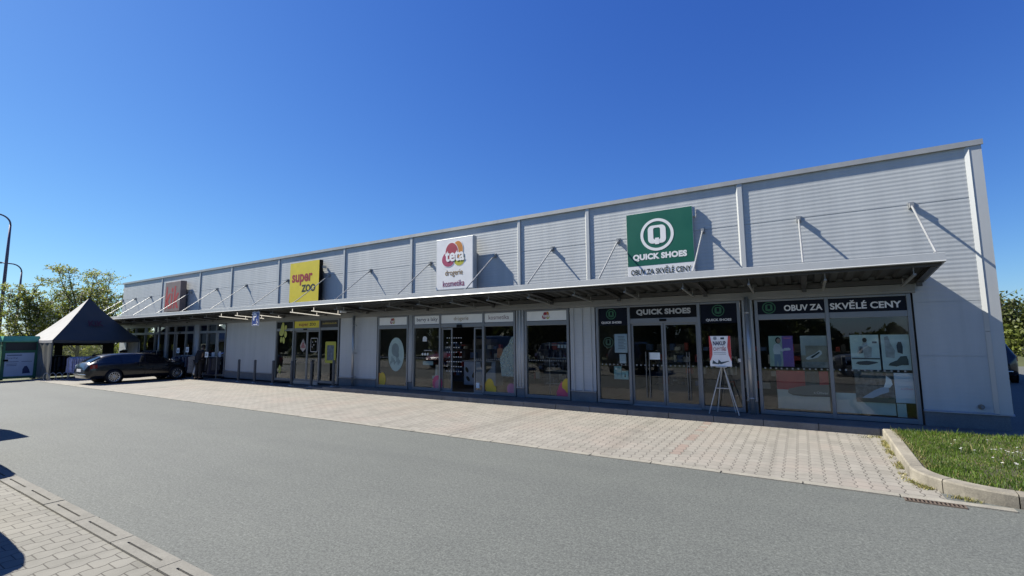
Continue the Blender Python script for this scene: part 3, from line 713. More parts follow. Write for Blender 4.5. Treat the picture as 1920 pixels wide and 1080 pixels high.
for x, z, w in ((-11.35, 1.95, .17), ): m.prism(ell(x, z, .1, .08, 16), XZ, .012, .01); m.box(x-.1, x+.1, .0098, .012, z-.1, z-.04)
for i in range(7): m.box(-11.38+i*.055, -11.35+i*.055, .010, .012, 1.52, 1.545)
for i in range(3): m.prism(ell(-11.45+i*.12, 1.40, .045, .045, 12), XZ, .012, .01)
for r_ in range(8):
    for i in range(7):
        if random.random() < .75: m.box(-10.35+i*.1, -10.30+i*.1, .010, .012, 1.95-r_*.16, 1.975-r_*.16)
m.build('window_lettering', plain("vinyl_white", (.6, .62, .6), .6), f4)
# --- pet shop
f6 = shopfront(-20.40, -15.97, (-19.05, -17.22), door=(1, ), bands=(2.34, 2.45))
YEL = plain("sign_yellow", (.80, .66, .03), .45, var=.06); REDT = plain("lettering_red", (.36, .02, .03), .5); BLKT = plain("lettering_black", (.015, .015, .015), .5)
panel(-20.33, -19.09, 2.45, 2.745, BLACK, f6); panel(-19.01, -17.26, 2.45, 2.745, plain("header_yellow", (.56, .48, .03), .5), f6); panel(-17.18, -16.05, 2.45, 2.745, plain("header_brown", (.02, .017, .012), .5), f6)
put_text("super", -18.70, -18.02, 2.50, 2.64, -.016, REDT, f6, .015); put_text("ZOO", -17.95, -17.52, 2.54, 2.66, -.016, BLKT, f6, .03)
m = MB(); m.box(-17.08, -16.15, -.016, -.013, 2.585, 2.60); 
for i in range(18): m.box(-17.05+i*.05, -17.02+i*.05, -.016, -.013, 2.605, 2.605+random.uniform(.02, .05))
m.build('header_writing', plain("writing_gold", (.5, .38, .05), .5), f6)
leaf_door(-19.01, -18.14, f6, z1=2.33); leaf_door(-18.13, -17.26, f6, z1=2.33)
m = MB(); m.bbox(-18.32, -18.08, -.06, -.028, 2.36, 2.42, .01); m.build('door_sensor', BLACK, f6)
m = MB(); m.box(-19.01, -17.26, -.03, .09, .05, .17); m.build('threshold', GALV, f6)
PAWY = plain("paw_yellow", (.42, .44, .08), .5)
def paw(cx, cz, s, y):
    m = MB(); m.prism([(cx+.95*s*a, cz+s*b) for a, b in ((-.5, .0), (-.62, .35), (-.42, .55), (-.2, 1.1), (0, 1.45), (.25, 1.42), (.36, 1.0), (.38, .4), (.2, .05), (-.1, -.1))], XZ, y, y-.003)
    for dx, dz, rx, rz, ro in ((.62, .85, .2, .28, -.2), (.62, .1, .25, .38, .1), (.30, -.55, .24, .38, .25), (-.18, -.5, .17, .33, 0)):
        m.prism(ell(cx+dx*s, cz+dz*s, rx*s, rz*s, 14, ro), XZ, y, y-.003)
    return m
paw(-19.85, 2.15, .40, -.05).build('paw_sticker', PAWY, f6); paw(-20.06, .60, .16, .012).build('paw_sticker', PAWY, f6)
m = MB(); ho, hi = rr(-16.52, 1.42, .34, .44, .06), rr(-16.52, 1.40, .22, .31, .03)
for k in range(len(ho)): m.prism([ho[k], ho[(k+1) % len(ho)], hi[(k+1) % len(hi)], hi[k]], XZ, .012, .006)
m.build('poster_border', plain("border_yellow", (.50, .50, .04), .5), f6)
disc(rr(-16.52, 1.40, .215, .305, .02), .014, 'poster_picture', plain("picture_bluegrey", (.10, .14, .18), .5, var=.6, scale=9), f6)
disc([(-18.58, 1.70), (-18.38, 1.99), (-18.18, 1.70), (-18.2, 1.55), (-18.38, 1.42), (-18.56, 1.55)], .012, 'badge_sticker', plain("badge_pale", (.45, .40, .36), .5, var=.5, scale=14), f6)
m = MB()
for i in range(3): m.box(-18.52+.04*i, -18.24-.04*i, .0065, .0085, 1.60+.08*i, 1.66+.08*i)
m.build('badge_print', plain("badge_red", (.35, .05, .06), .5), f6)
m = MB(); ho, hi = rr(-17.62, 1.72, .24, .30, .05), rr(-17.62, 1.72, .21, .27, .03)
for k in range(len(ho)): m.prism([ho[k], ho[(k+1) % len(ho)], hi[(k+1) % len(hi)], hi[k]], XZ, .012, .009)
for dx, dz in ((-.1, .12), (.1, .14), (-.12, -.08), (-.02, .0)): m.prism(ell(-17.62+dx, 1.72+dz, .035, .03, 10), XZ, .012, .009)
m.build('notice_sticker', plain("notice_line", (.5, .5, .48), .6), f6)
m = MB()
for i in range(28):
    if random.random() < .8: m.box(-18.95+i*.06, -18.91+i*.06, .010, .012, 1.08, 1.105); m.box(-18.93+i*.06, -18.90+i*.06, .010, .012, .96, .985)
m.build('safety_dots', plain("frosted_dot", (.34, .36, .35), .6), f6)
# --- clothes shop
f7 = shopfront(-36.85, -31.42, (-35.5, -34.15, -32.8)); f8 = shopfront(-31.18, -28.0, (-30.25, -28.95), door=(1, )); f9 = shopfront(-27.48, -24.74, (-26.6, -25.65))
for fr, xs in ((f7, (-36.85, -35.5, -34.15, -32.8, -31.42)), (f8, (-31.18, -30.25, -28.95, -28.0)), (f9, (-27.48, -26.6, -25.65, -24.74))):
    for i in range(len(xs)-1):
        m = MB(); m.add([(xs[i]+.03, .02, 2.44), (xs[i+1]-.03, .02, 2.44), (xs[i+1]-.03, .02, 2.76), (xs[i]+.03, .02, 2.76)], [(0, 1, 2, 3)]); m.build('fanlight', GLASS, fr)
leaf_door(-30.21, -30.05, f8, z1=2.3); leaf_door(-29.02, -28.98, f8, z1=2.3, slim=.018)
m = MB(); m.bbox(-29.7, -29.5, -.06, -.028, 2.35, 2.41, .01); m.build('door_sensor', BLACK, f8)
m = MB(); m.box(-27.40, -26.64, .10, .13, 1.75, 2.3); m.box(-26.56, -25.70, .10, .13, 1.75, 2.3); m.box(-25.61, -24.82, .10, .13, 1.80, 2.3); m.box(-26.55, -25.70, .10, .13, 2.46, 2.74); m.box(-25.6, -24.83, .10, .13, 2.46, 2.74)
m.build('roller_blind', plain("blind_cream", (.34, .32, .27), .8), f9)
m = MB()
for x, z, w, h in ((-27.2, 1.1, .25, .2), (-26.1, 1.05, .4, .28), (-25.4, 1.1, .2, .28), (-25.35, .72, .2, .17)): m.box(x, x+w, .012, .015, z, z+h)
m.build('window_notice', WHITE, f9)

# ------------------------------------------------------------------ sign boxes on the upper wall
def bracket(m, xs, yb, zs):
    for x in xs:
        for z in zs: m.box(x-.03, x+.03, yb, -.005, z-.03, z+.03)
s = thing('shop_sign', 'square green shop sign with a ringed white Q, above the shoe shop entrance', 'shop sign', (-3.03, -.1, 3.5), group='shop signs on the upper wall')
m = MB(); m.bbox(-3.885, -2.155, -.115, -.085, 3.50, 5.29, .004); m.build('panel', WHITE, s)
m = MB(); m.box(-3.88, -2.16, -.118, -.1155, 3.845, 5.285); m.build('green_field', QGREEN, s)
q_logo(-3.07, 4.65, .435, -.119, LETW, s, QGREEN)
put_text("QUICK SHOES", -3.73, -2.33, 3.97, 4.16, -.122, LETW, s, .055, 1.06)
put_text("OBUV ZA SKVĚLÉ CENY", -3.80, -2.24, 3.60, 3.80, -.122, plain("lettering_dark_green", (.012, .03, .028), .5), s, .022)
m = MB(); bracket(m, (-3.7, -2.3), -.085, (3.8, 5.15)); m.box(-2.155, -2.10, -.08, -.02, 5.02, 5.27); m.build('bracket', GALV, s)
s = thing('shop_sign', 'white drugstore sign box with a cloud of coloured eggs and two lines of lettering', 'shop sign', (-9.75, -.25, 3.56), group='shop signs on the upper wall')
m = MB(); m.bbox(-10.53, -8.94, -.36, -.16, 3.56, 5.33, .012); m.build('box', TRIM, s)
m = MB(); m.box(-10.50, -8.97, -.363, -.3605, 3.60, 5.29); m.build('face', plain("sign_face_white", (1.0, 1.0, .99), .35, var=.04), s)
teta_logo(-9.72, 4.72, .64, -.364, s)
put_text("drogerie", -10.12, -9.37, 4.00, 4.25, -.368, BRN, s, .010); put_text("kosmetika", -10.22, -9.30, 3.68, 3.89, -.368, MGT, s, .012)
m = MB(); bracket(m, (-10.2, -9.3), -.16, (3.9, 5.0)); m.build('bracket', GALV, s)
s = thing('shop_sign', 'bright yellow pet shop sign box with black sides', 'shop sign', (-18.0, -.2, 3.55), group='shop signs on the upper wall')
m = MB(); m.bbox(-19.03, -16.98, -.32, -.14, 3.55, 5.30, .012); m.build('box', BLACK, s)
m = MB(); m.box(-19.02, -16.99, -.324, -.3205, 3.56, 5.29); m.build('face', YEL, s)
put_text("super", -18.86, -17.42, 4.28, 4.78, -.327, REDT, s, .035); put_text("ZOO", -18.16, -17.20, 3.98, 4.30, -.327, BLKT, s, .045)
m = MB(); bracket(m, (-18.6, -17.3), -.14, (3.9, 4.95)); m.box(-16.98, -16.92, -.2, -.02, 4.95, 5.05); m.build('bracket', GALV, s)
s = thing('shop_sign', 'grey-brown clothes shop sign box with red brush lettering, nearest the tent', 'shop sign', (-29.8, -.2, 3.55), group='shop signs on the upper wall')
m = MB(); m.bbox(-30.85, -28.98, -.42, -.12, 3.58, 5.27, .02); m.build('box', plain("sign_grey_brown", (.25, .185, .165), .5), s)
m = MB(); put_text("kik", -30.74, -29.12, 3.75, 5.0, -.424, None, None, .025, 1.12, mb=m, shear=.10); m.build('lettering', plain("lettering_scarlet", (.50, .035, .03), .5), s)
m = MB(); bracket(m, (-30.4, -29.4), -.12, (3.9, 4.95)); m.build('bracket', GALV, s)

# ------------------------------------------------------------------ posters and notices behind the glass
def poster(name, label, x0, x1, z0, z1, mat, y=.055, group=None, cat='poster'):
    t = thing(name, label, cat, ((x0+x1)/2, y, z0), group=group)
    m = MB(); m.box(x0, x1, y, y+.012, z0, z1); m.build('sheet', mat, t); return t
def shape(t, pts, mat, name, y): m = MB(); m.prism(pts, XZ, y, y-.002); return m.build(name, mat, t)
SKIN = plain("print_skin", (.42, .27, .19), .6); HAIR = plain("print_hair", (.03, .02, .018), .6); PW = plain("print_white", (.62, .64, .62), .6); PDEN = plain("print_denim", (.22, .30, .38), .6); PDK = plain("print_charcoal", (.05, .055, .055), .6); PGR = plain("print_grey_mid", (.26, .28, .27), .6, var=.3, scale=8)
t = poster('poster', 'poster of a woman in a white top and shorts, half pale green and half purple', -.64, -.155, 1.24, 1.94, plain("print_pale_green", (.38, .50, .42), .6), group='posters in the shoe shop window')
m = MB(); m.box(-.37, -.155, .050, .0545, 1.24, 1.94); m.build('purple_half', plain("print_purple", (.24, .15, .40), .6), t)
shape(t, [(-.55, 1.24), (-.545, 1.42), (-.54, 1.52), (-.42, 1.52), (-.40, 1.4), (-.42, 1.24), (-.46, 1.24), (-.48, 1.38), (-.50, 1.24)], PDEN, 'printed_shorts', .049)
shape(t, [(-.55, 1.52), (-.56, 1.62), (-.54, 1.73), (-.48, 1.77), (-.42, 1.74), (-.38, 1.66), (-.34, 1.62), (-.36, 1.58), (-.42, 1.60), (-.41, 1.52)], PW, 'printed_shirt', .048)
shape(t, ell(-.44, 1.83, .038, .055, 14), SKIN, 'printed_face', .0455); shape(t, ell(-.45, 1.84, .055, .075, 14), HAIR, 'printed_hair', .047)
shape(t, [(-.36, 1.60), (-.22, 1.61), (-.2, 1.64), (-.24, 1.67), (-.34, 1.66)], PW, 'printed_shoe', .0455)
m = MB(); m.box(-.33, -.20, .0475, .0495, 1.875, 1.90); m.build('printed_logo', plain("print_pink", (.6, .2, .3), .6), t)
t = poster('poster', 'poster of a single striped canvas shoe on a beige ground', -.01, .495, 1.23, 1.94, plain("print_beige", (.33, .31, .24), .6, var=.35, scale=3), group='posters in the shoe shop window')
m = MB(); m.box(.08, .495, .050, .0545, 1.72, 1.94); m.box(-.01, .08, .050, .0545, 1.5, 1.94); m.build('printed_wall', plain("print_pale_grey", (.42, .46, .43), .6), t)
shape(t, [(.07, 1.42), (.10, 1.46), (.25, 1.54), (.34, 1.62), (.38, 1.60), (.39, 1.54), (.30, 1.45), (.12, 1.40)], PW, 'printed_shoe', .049); shape(t, [(.16, 1.46), (.33, 1.58), (.35, 1.56), (.20, 1.44)], PDK, 'printed_stripe', .0465)
m = MB(); m.box(-.01, .495, .050, .0545, 1.23, 1.36); m.build('printed_floor', PGR, t)
t = poster('poster', 'poster with a dark low shoe beneath black and white figures', .91, 1.405, 1.21, 1.95, plain("print_mint", (.40, .49, .46), .6, var=.1), group='posters in the shoe shop window')
shape(t, [(.98, 1.34), (1.02, 1.38), (1.18, 1.40), (1.34, 1.38), (1.37, 1.36), (1.2, 1.31), (1.05, 1.31)], PDK, 'printed_shoe', .049)
shape(t, [(1.02, 1.55), (1.05, 1.70), (1.12, 1.72), (1.14, 1.85), (1.19, 1.86), (1.21, 1.72), (1.28, 1.68), (1.26, 1.48), (1.14, 1.46), (1.13, 1.58)], PGR, 'printed_figure', .049); shape(t, [(1.05, 1.55), (1.07, 1.70), (1.12, 1.70), (1.12, 1.56)], PDK, 'printed_jacket', .0465)
shape(t, ell(1.165, 1.84, .04, .05, 12), HAIR, 'printed_hair', .0465); m = MB(); m.box(.92, 1.40, .0475, .0495, 1.43, 1.46); m.box(1.29, 1.37, .0475, .0495, 1.77, 1.81); m.build('printed_lines', PDK, t)
t = poster('poster', 'poster with a dark ankle boot in front of a street scene', 1.44, 1.905, 1.22, 1.95, plain("print_mint_light", (.42, .50, .47), .6, var=.1), group='posters in the shoe shop window')
shape(t, [(1.53, 1.31), (1.56, 1.36), (1.68, 1.42), (1.74, 1.50), (1.84, 1.51), (1.86, 1.42), (1.86, 1.32), (1.75, 1.32), (1.66, 1.29)], plain("print_boot", (.045, .06, .05), .6), 'printed_boot', .049)
shape(t, [(1.70, 1.58), (1.69, 1.72), (1.72, 1.80), (1.77, 1.80), (1.79, 1.70), (1.78, 1.55)], PDK, 'printed_figure', .049); shape(t, [(1.50, 1.48), (1.50, 1.90), (1.56, 1.92), (1.60, 1.75), (1.66, 1.62), (1.64, 1.46)], PGR, 'printed_crowd', .049)
t = poster('poster', 'large poster with a grey sneaker on a red ground, low in the left pane', -.53, .47, .29, 1.15, plain("print_pale", (.44, .47, .44), .6, var=.08), group='posters in the shoe shop window')
m = MB(); m.box(-.53, .03, .050, .0545, .72, 1.15); m.box(.30, .47, .050, .0545, .82, 1.15); m.build('red_field', plain("print_red", (.34, .035, .045), .6), t)
m = MB(); m.box(.03, .30, .050, .0545, .72, 1.15); m.build('dark_field', plain("print_dark_teal", (.03, .05, .055), .6, var=.4, scale=6), t)
shape(t, [(-.32, .66), (-.30, .74), (-.1, .80), (.15, .84), (.47, .86), (.47, .62), (0, .60), (-.22, .61)], plain("print_shoe_grey", (.15, .16, .15), .6), 'printed_shoe', .049); shape(t, [(-.32, .655), (-.22, .60), (.0, .585), (.47, .60), (.47, .63), (0, .615), (-.2, .63)], PDK, 'printed_sole', .0465)
m = MB(); m.box(.14, .47, .0475, .0485, .63, .73); m.build('printed_label', plain("print_coral", (.5, .16, .15), .6), t); put_text("s.Oliver", .18, .45, .655, .705, .0468, LETW, t, .0, name='printed_name')
t = poster('poster', 'dark poster of a reclining person in jeans, low in the right pane', .94, 1.585, .53, 1.20, plain("print_dark_mixed", (.06, .07, .07), .6, var=.9, scale=11), group='posters in the shoe shop window')
shape(t, [(1.04, .62), (1.12, .68), (1.25, .78), (1.36, .84), (1.50, .88), (1.50, .76), (1.36, .70), (1.22, .62)], PDEN, 'printed_jeans', .049); shape(t, [(1.42, .86), (1.46, .98), (1.47, 1.1), (1.55, 1.02), (1.57, .92), (1.52, .85)], PW, 'printed_shirt', .0465)
m = MB(); m.box(.94, 1.585, .050, .0545, .53, .62); m.build('printed_floor', plain("print_brown", (.13, .10, .085), .6), t); shape(t, ell(1.45, 1.13, .03, .04, 12), HAIR, 'printed_hair', .049)
t = poster('poster', 'blank white poster with one line of small pink lettering', 1.60, 1.91, .55, 1.16, plain("print_cool_white", (.46, .50, .54), .6, var=.04), group='posters in the shoe shop window')
put_text("s.Oliver", 1.70, 1.90, .82, .86, .052, plain("print_rose", (.5, .18, .22), .6), t, 0, name='printed_name')
t = poster('display_board', 'pale fluted display panel along the bottom of the right pane', .58, 1.59, .28, .70, plain("panel_pale_green", (.36, .41, .37), .6, var=.12), .075, cat='display panel')
t = poster('display_board', 'small pale display panel standing at the right corner of the window', 1.61, 1.76, .26, .53, plain("panel_pale_green", (.36, .41, .37), .6), .075, cat='display panel')
NOTE = plain("paper_white", (.56, .60, .60), .7, var=.05)
def note(label, x0, x1, z0, z1, mat, lines, col, y=.03):
    t = poster('notice_sheet', label, x0, x1, z0, z1, mat, y, 'paper sheets on the shoe shop entrance', 'notice')
    m = MB(); h = (z1-z0)
    for i in range(lines): m.box(x0+(x1-x0)*.28, x1-(x1-x0)*random.uniform(.08, .3), y-.003, y-.001, z1-h*(.14+i*.72/lines), z1-h*(.14+i*.72/lines)+h*.018)
    m.build('print', col, t); return t
note('tall white notice with several lines of print, upper right of the left side pane', -4.38, -4.02, 1.52, 2.03, NOTE, 9, PDK)
note('small white notice just below the tall printed notice', -4.25, -4.07, 1.23, 1.48, NOTE, 4, PGR)
t = note('teal leaflet with a white badge, lower left of the pair of leaflets', -4.42, -4.21, .80, 1.15, plain("paper_teal", (.26, .42, .43), .7, var=.25, scale=16), 3, PDK); shape(t, ell(-4.36, 1.08, .035, .03, 10), PW, 'badge', .028)
t = note('teal leaflet with a tree drawing, lower right of the pair of leaflets', -4.20, -4.02, .80, 1.03, plain("paper_teal_light", (.30, .48, .48), .7, var=.2, scale=16), 1, PDK); shape(t, [(-4.13, .86), (-4.09, .86), (-4.11, .98)], PDK, 'drawing', .028)
note('white notice taped to the left leaf of the sliding door', -3.43, -3.16, 1.35, 1.53, NOTE, 4, PGR)
t = poster('notice_sheet', 'small white sheet at the foot of the open drugstore door', -9.12, -8.98, .33, .50, NOTE, .03, cat='notice')
t = poster('notice_sheet', 'orange and brown notice in the drugstore window marked kosmetika', -8.28, -8.08, 1.32, 1.62, plain("paper_orange", (.42, .19, .08), .7, var=.3, scale=9), .03, cat='notice')
t = poster('notice_sheet', 'teal and white notice on a stand in the drugstore window marked barvy a laky', -11.45, -10.98, 1.02, 1.16, plain("paper_aqua", (.30, .42, .44), .7), .03, cat='notice')
# --- things inside
t = thing('shop_counter', 'white shop counter with dark leaf shapes and a brown drop, inside the open drugstore door', 'counter', (-9.9, 1.4, .16))
m = MB(); m.bbox(-10.6, -9.2, 1.3, 1.8, .26, 1.1, .02); m.build('cabinet', plain("counter_white", (.62, .66, .70), .4), t); m = MB(); m.bbox(-10.66, -9.14, 1.26, 1.86, 1.1, 1.14, .01); m.build('counter_top', plain("counter_grey", (.35, .37, .4), .4), t)
m = MB()
for x, z, ro in ((-10.45, .8, .5), (-10.15, .62, -.4), (-10.4, .48, .7)): m.prism(ell(x, z, .06, .11, 14, ro), XZ, 1.296, 1.293)
m.prism([(-9.85, 1.09), (-9.35, 1.09), (-9.38, .9), (-9.6, .68), (-9.82, .9)], XZ, 1.296, 1.293); m.build('leaf_decor', plain("decor_brown", (.10, .075, .03), .5), t)
t = thing('display_stand', 'round white display stand with a price card in the drugstore window marked barvy a laky', 'display stand', (-11.2, .5, .16))
m = MB(); m.tube([(-11.2, .5, .18), (-11.2, .5, 1.0)], [.09, .05], 10); m.lathe([(0, 0), (.2, 0), (.18, .06), (.05, .08)], (-11.2, .5, .16)); m.build('pole', WHITE, t); m = MB(); m.box(-11.35, -11.02, .42, .44, .52, .62); m.build('price_card', NOTE, t)
t = thing('shelf_rack', 'metal rack of goods with white price tags in the right drugstore window', 'rack', (-6.4, 1.0, .16))
m = MB()
for x in (-6.9, -6.3, -5.85): m.tube([(x, 1.0, .16), (x, 1.0, 1.8)], .015, 6)
for z in (.5, .9, 1.3, 1.7): m.box(-6.95, -5.82, .8, 1.2, z, z+.02)
m.build('frame', GALV, t); m = MB()
for i in range(30): 
    x = random.uniform(-6.85, -5.95); z = random.choice((.52, .92, 1.32)); m.box(x-.04, x+.04, .82, .95, z, z+random.uniform(.12, .26))
m.build('goods', plain("goods_mixed", (.13, .13, .16), .5, var=.7, scale=12), t)['kind'] = 'stuff'; m = MB()
for i in range(6): m.box(-6.5+i*.11, -6.42+i*.11, .79, .80, 1.62, 1.72)
m.build('price_tags', NOTE, t)

# ------------------------------------------------------------------ easel with a notice board
e = thing('easel', 'light wooden folding easel standing on the pavement by the shoe shop', 'easel', (-1.6, -.4, .14))
WOOD = plain("pale_wood", (.70, .68, .64), .6, var=.15, scale=8)
apex = (-1.62, -.30, 1.32)
for foot in ((-1.93, -.55, .145), (-1.29, -.55, .145)):
    m = MB(); m.tube([apex, foot], .013, 6); m.build('leg', WOOD, e)
for foot in ((-1.80, -.16, .145), (-1.40, -.16, .145)):
    m = MB(); m.tube([apex, foot], .011, 6); m.build('leg', WOOD, e)
m = MB(); m.tube([(-1.785, -.43, .73), (-1.455, -.43, .73)], .012, 6); m.build('crossbar', WOOD, e); m = MB(); m.box(-1.72, -1.52, -.47, -.33, 1.215, 1.235); m.bbox(-1.66, -1.58, -.34, -.27, 1.22, 1.36, .01); m.build('ledge', WOOD, e)
t = thing('notice_board', 'white and red notice board with two shoes, resting on the easel', 'notice board', (-1.63, -.42, 1.235))
m = MB(); m.box(-1.87, -1.40, -.43, -.41, 1.238, 1.95); m.build('board', plain("board_white", (.66, .68, .69), .5, var=.04), t)
m = MB(); YB = -.4315
RED_ = plain("board_red", (.42, .05, .045), .5)
for q in ([(-1.87, 1.95), (-1.845, 1.95), (-1.80, 1.70), (-1.81, 1.50), (-1.85, 1.38), (-1.87, 1.36)], [(-1.40, 1.95), (-1.45, 1.95), (-1.475, 1.70), (-1.455, 1.50), (-1.41, 1.38), (-1.40, 1.36)]):
    m = MB(); m.prism(q, XZ, YB, YB-.002); m.build('red_edge', RED_, t)
put_text("NAKUP", -1.785, -1.505, 1.73, 1.83, YB-.003, DBL, t, .03); put_text("CHYTŘE", -1.785, -1.505, 1.60, 1.71, YB-.003, plain("board_brick", (.25, .03, .03), .5), t, .008)
q_logo(-1.735, 1.895, .038, YB-.001, plain("board_ink", (.03, .05, .06), .5), t, None, .0015); m = MB(); m.prism(rr(-1.575, 1.895, .04, .022, .01), XZ, YB, YB-.002); m.prism([(-1.82, 1.30), (-1.80, 1.38), (-1.74, 1.33), (-1.68, 1.30), (-1.68, 1.285)], XZ, YB, YB-.002); m.prism([(-1.70, 1.30), (-1.68, 1.40), (-1.62, 1.34), (-1.46, 1.37), (-1.45, 1.36), (-1.62, 1.29)], XZ, YB, YB-.002)
for i in range(2): m.box(-1.78, -1.51, YB-.002, YB, 1.555-.035*i, 1.562-.035*i)
m.build('print', plain("board_ink", (.03, .05, .06), .5), t)
t = thing('folding_board', 'small black folding board leaning in the window behind the easel', 'board', (-1.62, .14, .2))
m = MB(); m.add([(-1.78, .12, .25), (-1.52, .12, .25), (-1.46, .22, .80), (-1.64, .22, .80), (-1.78, .14, .25), (-1.52, .14, .25), (-1.46, .24, .80), (-1.64, .24, .80)], [(0, 1, 2, 3), (4, 7, 6, 5), (0, 4, 5, 1), (1, 5, 6, 2), (2, 6, 7, 3), (3, 7, 4, 0)]); m.build('panel', BLACK, t)

# ------------------------------------------------------------------ bollards, parking sign
b0 = None
blab = ['first grey steel bollard, in front of the blank wall nearest the clothes shop', 'second grey steel bollard from the clothes shop, in front of the blank wall', 'grey steel bollard just left of the pet shop window with the paws', 'grey steel bollard at the left jamb of the pet shop door', 'grey steel bollard before the right leaf of the pet shop door', 'grey steel bollard at the right end of the pet shop window, last of the row']
for i, bx in enumerate((-22.55, -21.2, -19.77, -18.41, -17.07, -15.68)):
    zb = walk_h(bx)
    if b0 is None:
        b0 = thing('bollard', blab[0], 'bollard', (bx, -.45, zb), group='bollards along the pavement')
        m = MB(); m.lathe([(0, 1.02), (.038, 1.02), (.052, 1.005), (.055, .99), (.055, 0)], (0, 0, 0), 'z', 16); m.build('post', plain("bollard_grey", (.12, .125, .13), .5, .3), b0, True, True)
        m = MB(); m.lathe([(.066, .02), (.11, .018), (.11, 0)], (0, 0, 0), 'z', 16); m.build('base_plate', GALV, b0, True, True)
    else:
        c = copy_tree(b0); c.location = (bx, -.45, zb); c['label'] = blab[i]
t = thing('parking_sign', 'blue disabled parking sign hanging from the canopy front', 'sign', (-19.25, -1.62, 2.52))
m = MB(); m.bbox(-19.51, -18.99, -1.635, -1.60, 2.53, 3.12, .01); m.build('plate', plain("sign_white", (.75, .76, .78), .4, var=.03), t)
m = MB(); m.prism(rr(-19.25, 2.825, .235, .27, .04), XZ, -1.6355, -1.638); m.build('blue_field', plain("sign_blue", (.015, .045, .26), .4), t)
put_text("P", -19.40, -19.17, 2.76, 3.06, -1.640, LETW, t, .02)
m = MB(); m.prism(ell(-19.14, 2.80, .022, .022, 10), XZ, -1.638, -1.640); m.prism([(-19.155, 2.78), (-19.125, 2.78), (-19.12, 2.72), (-19.07, 2.72), (-19.05, 2.65), (-19.075, 2.65), (-19.09, 2.70), (-19.145, 2.70)], XZ, -1.638, -1.640); ring(m, -19.135, 2.68, .038, .05, -1.638, 16, .002); m.box(-19.40, -19.08, -1.640, -1.638, 2.575, 2.605); m.build('wheelchair_symbol', LETW, t)
m = MB(); m.tube([(-19.4, -1.62, 3.1), (-19.4, -1.62, 3.22)], .01, 6); m.tube([(-19.1, -1.62, 3.1), (-19.1, -1.62, 3.22)], .01, 6); m.build('hanger', GALV, t)

# ------------------------------------------------------------------ cars
TYRE = plain("tyre_rubber", (.018, .018, .019), .8); RIM = plain("alloy_rim", (.55, .56, .58), .25, .8); CARG = plain("car_glass", (.012, .015, .018), .06, 0, spec=.8); LAMPR = plain("tail_lamp_red", (.30, .012, .015), .15, coat=1); LAMPW = plain("head_lamp_clear", (.60, .63, .66), .12, coat=1); CHR = plain("chrome_trim", (.7, .7, .7), .15, .9)
def paintm(name, c): return plain(name, c, .3, .0, var=.04, coat=.7, spec=.35)
WAG = [(-2.42, .66, .42, .70, .72, .60), (-2.36, .80, .31, .88, .92, .66), (-2.22, .87, .27, .95, 1.02, .64), (-2.0, .895, .25, .955, 1.17, .61), (-1.66, .905, .24, .95, 1.33, .59), (-1.0, .91, .22, .935, 1.40, .61), (0, .91, .22, .915, 1.405, .62), (.45, .91, .22, .905, 1.34, .61), (.85, .91, .22, .915, 1.16, .64), (1.18, .905, .22, .91, .97, .68), (1.6, .90, .23, .85, .90, .68), (2.05, .87, .26, .74, .79, .62), (2.3, .79, .31, .63, .66, .52), (2.42, .60, .38, .52, .54, .40)]
SUV = [(-2.2, .66, .45, .80, .82, .60), (-2.14, .80, .36, .98, 1.02, .66), (-2.05, .88, .32, 1.08, 1.25, .66), (-1.9, .90, .30, 1.09, 1.55, .64), (-1.6, .91, .28, 1.08, 1.64, .65), (-.8, .92, .27, 1.06, 1.68, .67), (.1, .92, .27, 1.04, 1.66, .67), (.45, .92, .27, 1.03, 1.58, .66), (.85, .92, .27, 1.02, 1.32, .67), (1.12, .91, .27, 1.00, 1.07, .70), (1.5, .91, .28, .96, 1.02, .70), (1.9, .88, .31, .88, .94, .64), (2.12, .80, .36, .72, .76, .54), (2.22, .62, .42, .58, .60, .42)]
VAN = [(-2.4, .80, .42, 1.0, 1.05, .76), (-2.36, .88, .36, 1.15, 1.9, .78), (-2.3, .90, .34, 1.18, 2.0, .78), (-1.5, .93, .30, 1.18, 2.06, .80), (0, .93, .30, 1.18, 2.06, .80), (.8, .93, .30, 1.16, 2.02, .78), (1.15, .93, .30, 1.14, 1.80, .76), (1.5, .92, .30, 1.12, 1.42, .76), (1.75, .91, .30, 1.08, 1.16, .74), (2.1, .88, .32, .98, 1.04, .68), (2.3, .80, .37, .80, .84, .58), (2.4, .62, .43, .62, .64, .44)]
def crom(tab, step=.09):
    out = []; y = tab[0][0]
    ys = []
    while y < tab[-1][0]: ys.append(y); y += step
    ys.append(tab[-1][0])
    for y in ys:
        i = max(0, min(len(tab)-2, bisect.bisect_right([t[0] for t in tab], y)-1))
        p0, p1, p2, p3 = tab[max(i-1, 0)], tab[i], tab[i+1], tab[min(i+2, len(tab)-1)]
        h = p2[0]-p1[0]; t = (y-p1[0])/h; v = [y]
        for k in range(1, 6):
            m1 = (p2[k]-p0[k])/(p2[0]-p0[0])*h if p2[0] != p0[0] else 0; m2 = (p3[k]-p1[k])/(p3[0]-p1[0])*h
            v.append((2*t**3-3*t**2+1)*p1[k]+(t**3-2*t**2+t)*m1+(-2*t**3+3*t**2)*p2[k]+(t**3-t**2)*m2)
        out.append(v)
    return out
